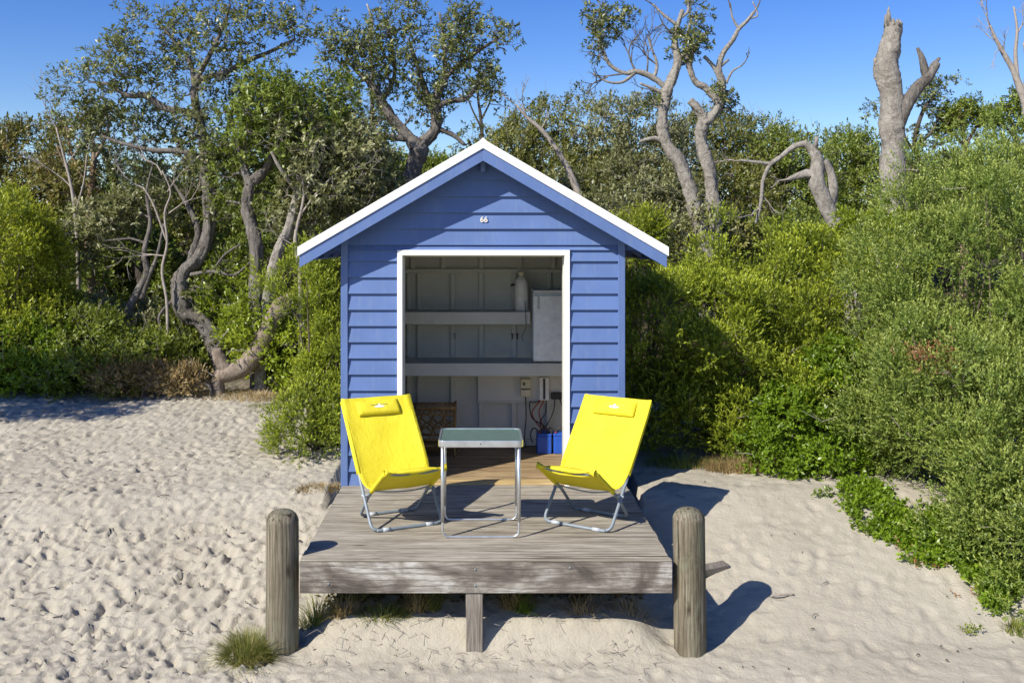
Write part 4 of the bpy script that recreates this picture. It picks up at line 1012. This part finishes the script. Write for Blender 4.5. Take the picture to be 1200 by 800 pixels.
# dead limbs upper right, bare pale limb above the roof
dead_trunk('bare_tree','bare dead branched tree reaching into the sky at the upper right corner','dead tree',14,
 [[(1216,250,6),(1212,180,5.5),(1204,130,5),(1196,105,4.2),(1188,84,3.4),(1178,66,2.8),(1168,48,2),(1160,30,1.4)],[(1192,92,3),(1190,62,2.2),(1192,35,1.6),(1188,8,1)],[(1200,110,3),(1204,80,2.2),(1200,50,1.6)]],
 'dead',[(1160,30,-.6,-1,18,1,2),(1178,66,-1,-.8,22,1.1,3),(1192,40,.5,-1,20,1,3),(1188,84,-.6,-1,24,1,2),(1200,50,.5,-1,22,1.1,3)])
dead_trunk('bare_tree','slim bare pale limb slanting above the right roof slope','dead tree',17,
 [[(690,260,4),(676,222,4),(664,195,3.6),(650,172,3),(634,152,2.6),(618,138,1.8),(606,124,1.2)]],
 'dead',[(618,138,-.3,-1,18,1,3),(606,124,-1,-.6,16,.9,2),(634,152,.4,-1,16,.9,2)])
dead_trunk('bare_tree','single bare vertical twig standing above the crown left of the hut','dead tree',15,
 [[(436,200,3.2),(436,80,2),(433,45,1.8),(436,25,1.6),(430,5,1)]],'dead')
for (lb,d_,lim,bun) in (
 ('thin pale bare sapling against the sky gap at the left','13.6',[[(92,330,2.6),(90,270,2.4),(84,220,2),(74,180,1.5),(66,150,1)],[(88,250,1.6),(98,215,1.2),(102,180,.9)]],[(66,150,-.5,-1,26,.8,3),(84,220,-1,-.8,30,1,3),(102,180,.3,-1,26,.8,3),(78,192,.8,-1,26,.8,2)]),
 ('thin grey twiggy dead sapling between the dark slanting trunk and the twisted trunk','12.4',[[(196,360,1.9),(190,318,1.7),(196,285,1.5),(193,250,1.3),(200,225,1.1),(190,200,.8)],[(196,285,1.1),(180,240,1.2),(168,220,.9)]],[(190,205,-.6,-1,28,.9,3),(198,250,1,-.9,30,1,3),(168,220,-1,-.4,26,.8,3),(194,300,-1,-.3,28,1,3),(196,225,.6,-1,24,.8,2)]),
 ('pale twiggy dead sapling in front of the green leaved tree by the roof','11.7',[[(352,330,2.6),(346,280,2.2),(356,230,1.8),(350,190,1.2)],[(350,255,1.5),(372,225,1.1),(392,205,.8)]],[(350,190,-.5,-1,28,.8,3),(392,205,1,-.4,26,.8,3),(356,230,.6,-1,28,.9,3),(348,290,-1,-.7,26,.8,2)])):
    dead_trunk('bare_sapling',lb,'dead tree',float(d_),lim,'dead',bun)
# pine-like tufts and small crowns behind the stump
tr('coastal_tree','dark tufted crown just right of the tall stump','tree',18,
 [[(1075,260,4),(1078,200,3.4),(1072,165,2.6),(1082,130,2),(1096,112,1.6)],[(1074,170,2),(1092,155,1.6),(1100,135,1.2)],[(1073,180,1.8),(1060,160,1.4),(1054,140,1)]],
 [(1095,106,22,13),(1112,100,12,8),(1080,122,20,10),(1072,165,20,16),(1095,190,24,18),(1085,215,40,20),(1025,130,10,12)],'banksia',bark='bark_dark',npuff=75,spp=10,puff=.16,group='dark crowns right of the stump')
tr('coastal_tree','dark green flat crown above the right hand bush','tree',18,
 [[(1130,270,4),(1134,210,3.2),(1132,180,2.8),(1128,150,2.2),(1124,136,1.6)],[(1133,175,2),(1112,150,1.6),(1104,140,1.2)],[(1132,170,2),(1150,140,1.5),(1165,130,1)]],
 [(1112,140,17,12),(1130,132,20,12),(1150,140,14,10),(1105,155,12,12)],'banksia_green',bark='bark_red',npuff=60,spp=13,puff=.15,group='dark crowns right of the stump')
tr('coastal_tree','dark flat crown at the right edge under the dead branches','tree',17,
 [[(1200,270,4),(1196,200,3.2),(1190,160,2.6),(1184,138,2)],[(1192,165,2),(1175,145,1.6),(1165,135,1.2)]],
 [(1180,130,18,9),(1196,120,16,12),(1165,140,14,8),(1210,140,22,16)],'banksia_green',bark='bark_dark',npuff=55,spp=12,puff=.15,group='dark crowns right of the stump')
# ---- fallen / leaning log beside the hut and dead sticks
dead_trunk('leaning_log','thick weathered broken trunk rising from the ground left of the hut','log',11.6,
 [[(256,444,8),(272,436,11),(288,427,11.5),(301,412,11),(311,393,10),(320,374,9.5),(328,360,9.5),(335,353,8)],[(330,360,7),(338,350,6.5),(344,349,4)],[(268,436,8),(257,420,8),(254,408,5)]],
 'bark_log',pname='log')
dead_trunk('dead_branch','tangle of pale dead branches on the ground left of the leaning log','branch',11.5,
 [[(246,453,1.6),(232,448,1.4),(214,444,1.2),(196,438,1.1),(176,440,.8)],[(238,450,1.1),(232,440,.9),(238,434,.8),(250,440,.6)]],
 'dead',[(200,440,-.6,-.8,10,.7,2),(180,440,-1,-.1,12,.6,2),(222,445,.3,-1,10,.7,3),(245,448,-.8,-.5,12,.6,2)],pname='branch')
# ---- shrubs at the left
near=dict(puff=.13,k=9,spp=22,back=.25,inner=.2)
def nb(*a,**k):
    q=dict(near); q.update(k); return bush(*a,**q)
nb('lime_shrub','bright yellow-green shrub at the left edge','shrub',[(10,330,72,72,12.4),(48,292,44,34,12.2),(-25,400,60,60,12.2),(40,370,50,40,12.4)],L['lime'],tipb=.8,ll=.042,lw=.013,L=.15,puff=.19,spp=34,k=12,gnoise=1.2,clump=.85)
UG='undergrowth shrubs along the sand edge'
ug=dict(group=UG,twigs=1.2,ll=.052,lw=.024,L=.14,k=7,puff=.17,s0=30,s1=80,tipb=0,gnoise=.8)
nb('undergrowth_shrub','bright green low shrub at the left edge of the sand below the yellow-green one','shrub',[(15,425,60,34,11.9),(-40,420,60,44,11.9),(70,432,40,26,11.9)],L['bright'],**ug)
nb('undergrowth_shrub','mixed green low shrub under the dark hollow, second from the left edge','shrub',[(105,402,50,38,12.2),(120,436,44,22,11.9),(165,420,40,30,12.0)],L['under'],**ug)
nb('undergrowth_shrub','leafy low shrub just left of the twisted trunk foot','shrub',[(200,408,38,32,12.9),(185,436,40,20,12.3),(228,428,22,20,12.8)],L['under'],**ug)
nb('undergrowth_shrub','yellow-green leafy shrub growing round the leaning log','shrub',[(290,365,32,44,13.0),(268,350,18,24,12.9),(350,420,30,34,12),(352,395,28,34,12),(305,405,26,34,12.5),(294,376,18,34,11.95)],L['yellowleaf'],**ug)
nb('dry_shrub','brownish dry twiggy shrub on the sand edge left of the log','shrub',[(150,443,36,13,11.6),(205,450,30,10,11.5)],L['dry'],ll=.05,lw=.012,L=.12,k=6,puff=.10,s0=10,s1=60)
nb('undergrowth_shrub','grey twiggy shrub in the hollow above the second low shrub','shrub',[(90,372,46,24,12.8),(150,385,40,24,12.8)],L['silver'],**ug)
# shrub beside the hut
nb('lime_shrub','yellow-green feathery shrub pressed against the left wall of the hut','shrub',[(375,355,32,36,9.9),(392,400,30,46,9.7),(378,330,22,18,10),(372,430,22,28,9.6),(374,482,26,28,9.3),(360,503,16,16,9.2),(386,506,22,20,9.2),(402,470,24,44,9.5)],L['teatree'],tipb=1.,ll=.032,lw=.0085,L=.10,puff=.125,spp=34,k=12,s0=15,s1=55,gnoise=1.2,clump=.85)
# big shrub right of the hut
nb('coastal_shrub','large rounded yellow-green shrub filling the space right of the hut','shrub',[(870,405,114,88,9.9),(800,375,56,56,9.5),(775,425,50,62,9.7),(920,368,62,52,10.1),(880,480,98,66,9.4),(800,490,60,56,9.45),(960,430,55,84,9.7),(858,335,46,34,10.1),(962,342,40,36,10.3),(815,330,22,16,9.9),(905,318,24,16,10.3),(760,500,34,44,9.45)],L['teatree'],tipb=1.,ll=.034,lw=.0105,L=.13,puff=.18,spp=46,k=14,s0=15,s1=60,inner=.25,gnoise=1.25,dens=.78,clump=.85)
nb('lime_shrub','small bright lime sprig of shrub above the right eave','shrub',[(762,268,22,15,10.8),(745,285,30,20,10.8)],L['lime'],tipb=.7,ll=.036,lw=.010,L=.13,puff=.12,k=10)
nb('leafy_shrub','bright green broad-leaved shrub at the foot of the large rounded shrub','shrub',[(930,500,48,46,8.85),(980,470,44,60,9.0),(905,535,36,22,8.6),(965,535,40,22,8.6),(1010,520,36,40,8.8)],L['bright'],ll=.038,lw=.019,L=.07,k=7,puff=.11,s0=30,s1=80)
nb('leafy_shrub','yellow leaved shrub at the foot of the tall stump','shrub',[(1015,275,38,22,11.2),(1040,300,40,34,11),(985,300,36,24,11),(1060,270,20,14,11.2)],L['yellowleaf'],ll=.05,lw=.02,L=.09,k=7,puff=.13)
def brown_patch(pos,A,o3):
    m=(np.sum(((pos-P(1092,418,7.75))/np.array([.17,.35,.09]))**2,1)<1)&(rng.random(len(pos))<.8)
    c=P(1092,418,7.5); q=c+rng.normal(size=(150,3))*np.array([.10,.05,.06])
    V,r,tp=sprigs(q,unit_(rng.normal(size=q.shape)+np.array([0,-.6,.4])),.07,8,.026,.010)
    return V,r,tp,L['brown']
nb('grey_green_shrub','huge dense grey-green fine-leaved shrub along the right side','shrub',[(1150,340,106,120,8.8),(1080,350,62,70,8.9),(1060,420,60,80,8.5),(1205,215,52,50,9.2),(1160,245,46,44,9.2),(1105,275,30,26,9.1),(1120,480,90,90,7.9),(1190,560,90,100,7.2),(1050,500,48,60,8.4),(1230,660,80,80,6.8),(1150,610,46,50,7.3),(1240,420,80,120,8),(1198,690,34,34,6.75)],L['grey_green'],tipb=.75,ll=.025,lw=.0105,L=.16,puff=.18,spp=50,k=17,s0=20,s1=65,inner=.25,gnoise=1.2,dens=.80,clump=.7,extra=brown_patch)
print('leaf shrubs built')
# ---- ground creeper, tufts and grass
def ground_leaves(name,areas,n,ll,lw,mat,k=7,L_=.05,h=.05,label=None,cat=None,kind=None,group=None,s0=30,s1=85,up=.6):
    pos=[]
    for (x,y,rx,ry) in areas:
        m=int(n*rx*ry/sum(a[2]*a[3] for a in areas)); d=rng.normal(size=(m,2)); d=d/np.linalg.norm(d,axis=1)[:,None]*np.sqrt(rng.random(m))[:,None]
        q=np.stack([x+d[:,0]*rx,y+d[:,1]*ry],1)
        nz=vnoise(q[:,0]+4,q[:,1]+4,5,77)+.6*vnoise(q[:,0]+4,q[:,1]+4,14,78); q=q[nz>-.12-.3*(1-np.hypot(d[:,0],d[:,1]))]; pos.append(q)
    q=np.concatenate(pos); z=H0(q[:,0],q[:,1])+rng.random(len(q))*h
    p3=np.stack([q[:,0],q[:,1],z],1); A=unit_(rng.normal(size=p3.shape)*.7+np.array([0,0,up]))
    V,r,tp=sprigs(p3,A,L_,k,ll,lw,s0,s1)
    o=quads_mesh(name,V,r,tp,mat,None,label=label,cat=cat,kind=kind,group=group); return o
def gp(px,py):                                     # pixel on the sloping sand -> world xy
    d=np.linspace(4,14,2000); x=(px-VX)*d/F; zz=CZ-(py-HY)*d/F; h=H0(x,d); i=int(np.argmin(np.abs(zz-h))); return x[i],d[i]
def ar(px,py,rx,ry): x,y=gp(px,py); return (x,y,rx,ry)
ground_leaves('creeper',[ar(1030,590,.34,.26),ar(1060,615,.42,.26),ar(1110,632,.40,.30),ar(1150,665,.25,.22),ar(1010,575,.18,.15),ar(1175,690,.2,.12),ar(1095,660,.22,.05),ar(1165,710,.10,.08)],4600,.032,.018,L['bright'],label='bright green creeper spreading over the sand below the grey-green shrub',cat='ground cover',kind='stuff')
ground_leaves('dead_leaves',[ar(1120,650,.5,.2),ar(1160,700,.25,.1),ar(880,550,.5,.15)],260,.03,.012,L['brown'],k=3,h=.01,label='dry brown leaves scattered along the shrub edges',cat='dead leaves',kind='stuff')
ground_leaves('creeper_sprig',[ar(960,583,.10,.02)],50,.024,.012,L['bright'],label='small green runner on bare sand left of the creeper',cat='plant')
ground_leaves('creeper_sprig',[ar(1137,743,.05,.015)],20,.02,.01,L['under'],label='tiny green sprig on bare sand at lower right',cat='plant')
# grass
def blades(name,cx,cy,n,rad,h,mat,label=None,cat='grass',kind=None,group=None,w=.0035,lean=.55,ry=None,elong=None):
    ry=ry or rad; V=[];r=[]
    for i in range(n):
        a=random.random()*6.28; q=math.sqrt(random.random()); x=cx+rad*q*math.cos(a); y=cy+ry*q*math.sin(a)
        z=gz(x,y)-.01; hh=h*random.uniform(.5,1.15)*(1-.35*q); dx=math.cos(a)*lean*q+random.gauss(0,.32); dy=math.sin(a)*lean*q+random.gauss(0,.32)
        wv=unit_(np.array([-math.sin(a+random.uniform(-1,1)),math.cos(a),0.]))*w; p=np.array([x,y,z]); rr=random.random()
        prev=p; pw=wv
        for s_ in range(4):
            t=(s_+1)/4; c=p+np.array([dx*hh*t**1.7,dy*hh*t**1.7,hh*(t-.33*(dx*dx+dy*dy)*t*t)]); cw=wv*(1-t*.92)
            V.append([prev-pw,prev+pw,c+cw,c-cw]); r.append(rr); prev=c; pw=cw
    V=np.array(V); o3=np.array([cx,cy,gz(cx,cy)]); o=quads_mesh(name,V-o3,np.array(r),np.zeros(len(r)),mat,None,label=label,cat=cat,kind=kind,group=group); o.location=o3; return o
x,y=gp(291,770); 
blades('grass_tuft',x,y,1500,.14,.21,L['tuft'],'dense green grass tuft at the foot of the left post','grass tuft',w=.0028,lean=1.05)
UGR='straggly tufts under the deck edge'
for (px,py,n_,rd,h_,mt,lb) in ((372,728,130,.10,.20,'grass','dark green drooping tuft right beside the left post'),(405,718,90,.10,.18,'dry','dry straw coloured tuft right of the left post'),(450,722,260,.14,.10,'grass','low green patch of grass at the shade line under the beam'),(488,716,90,.07,.20,'dry','dry arching grass tuft left of the middle leg'),(505,712,60,.05,.17,'grass','thin green grass tuft left of the middle leg'),(600,712,90,.07,.2,'dry','dry arching tuft right of the middle leg'),(612,716,80,.06,.14,'bright','small bright green weed right of the middle leg'),(680,716,60,.10,.12,'dry','wispy dry stalks under the beam centre right'),(740,716,60,.12,.12,'dry','wispy dry stalks near the right post'),(420,700,110,.12,.2,'grass','shaded grass clump behind the left end of the beam')):
    x,y=gp(px,py); blades('grass_tuft',x,y,int(n_*1.7),rd*1.15,h_*1.25,L[mt],lb,'grass tuft',group=UGR,ry=rd*.5,lean=1.1,w=.0026)
x,y=gp(378,572); blades('grass_patch',x,y,520,.26,.07,L['dry'],'flat dry straw grass patch on the sand beside the left deck edge','grass patch',ry=.09,lean=.8)
x,y=gp(872,552); blades('grass_patch',x,y,1300,.34,.20,L['dry'],'dry grass fringe where the sand meets the shrubs right of the hut','grass patch',ry=.10,lean=.7)
x,y=gp(800,545); blades('grass_patch',x,y,900,.38,.13,L['grass'],'shaded green grass fringe beside the right hut wall','grass patch',ry=.16,lean=.7)
x,y=gp(300,466); blades('grass_patch',x,y,1300,.75,.11,L['dry'],'dry grass on the sand edge below the leaning log','grass patch',ry=.22,lean=.6)
x,y=gp(330,478); blades('grass_patch',x,y,700,.40,.09,L['grass'],'short green grass on the sand edge left of the feathery shrub','grass patch',ry=.16,lean=.6)
x,y=gp(1195,738); blades('grass_patch',x,y,260,.12,.10,L['grass'],'green grass edge at the lower right corner under the shrub','grass patch',ry=.07)
# small twigs and specks of debris on the sand
b=MB()
for i in range(420):
    x=random.uniform(-5.5,4.2); y=5.5+5.5*random.random()**1.3
    if -1.3<x<1.35 and y>6.25: continue
    if i%2: px=None
    z=gz(x,y)+.012; a=random.random()*6.28; l=random.uniform(.006,.03) if i%6 else random.uniform(.04,.12)
    b.tube([(x,y,z),(x+math.cos(a)*l*.5,y+math.sin(a)*l*.5,z+.004),(x+math.cos(a+.4)*l,y+math.sin(a+.4)*l,z)],random.uniform(.002,.004),4)
b.build('twig_debris',M['bark_dark'],None,label='dark twig bits and seed husks scattered over the sand',cat='debris',kind='stuff')
b=MB(); 
for i in range(160):
    x=random.uniform(-1.0,1.2); y=6.1+random.uniform(-.1,.45); z=gz(x,y)+.01; a=random.random()*6.28; l=random.uniform(.03,.13)
    b.tube([(x,y,z),(x+math.cos(a)*l*.5,y+math.sin(a)*l*.4,z+random.uniform(0,.035)),(x+math.cos(a+.7)*l,y+math.sin(a+.7)*l,z+.002)],.0016,4)
b.build('dry_stalks',M['dead'],None,label='fine dry stalks littering the sand in front of the deck',cat='dry stalks',kind='stuff')
ground_leaves('shade_litter',[(.04,6.95,1.1,.42),(-.5,6.7,.6,.2),(.6,6.7,.5,.18)],1500,.05,.02,m_leaf('shade_litter_leaf',[(.03,.022,.012),(.07,.05,.028),(.12,.09,.05)],trans=.1),k=4,h=.02,label='dark leaf litter added in the hollow under the deck to stand in for its shade',cat='leaf litter',kind='stuff')  # dark leaves added so the ground under the deck reads as deep shade
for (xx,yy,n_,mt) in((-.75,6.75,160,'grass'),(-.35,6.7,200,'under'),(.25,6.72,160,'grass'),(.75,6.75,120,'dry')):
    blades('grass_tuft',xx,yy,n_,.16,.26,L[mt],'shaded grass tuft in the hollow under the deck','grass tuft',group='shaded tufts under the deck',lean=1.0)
# white pebble chip and pale stick
x,y=gp(305,768)
b=MB(); b.lathe([(.004,-.004),(.016,.002),(.018,.010),(.010,.018),(.002,.02)],(0,0,0),8,.25); o=b.build('shell_chip',M['fridge'],None,label='small white shell chip on the sand at lower left',cat='shell'); o.location=(x,y,gz(x,y)+.005)
x,y=gp(917,700); b=MB(); b.tube([(-.08,0,0),(0,.005,.006),(.085,.02,0)],.008,6,sub=3,rough=.2); o=b.build('pale_stick',M['dead'],None,label='short pale stick on smooth sand right of the right post shadow',cat='stick'); o.location=(x,y,gz(x,y)+.012)
# tree outside the frame at the left, flat crown shaped to dapple the far sand
tree('coastal_tree','unseen dark spreading tree left of the frame, crown shaped to shade the far sand','tree',8.6,
 [[(-560,420,12),(-550,330,10),(-530,240,9),(-500,180,7),(-470,140,5)],[(-530,230,6),(-450,170,5),(-360,145,3.5,.2),(-280,140,2.5,.3)],[(-500,180,4),(-560,140,3)]],
 [(-430,126,84,15,.35),(-330,134,84,13,.35),(-245,142,56,10,.45),(-540,120,60,30,.2),(-450,152,84,11,-.1),(-330,156,60,8,-.1)],'pine',npuff=210,spp=9,puff=.15,k=7,ll=.09,lw=.025,bark='bark_dark')
print('objects',len(bpy.data.objects))
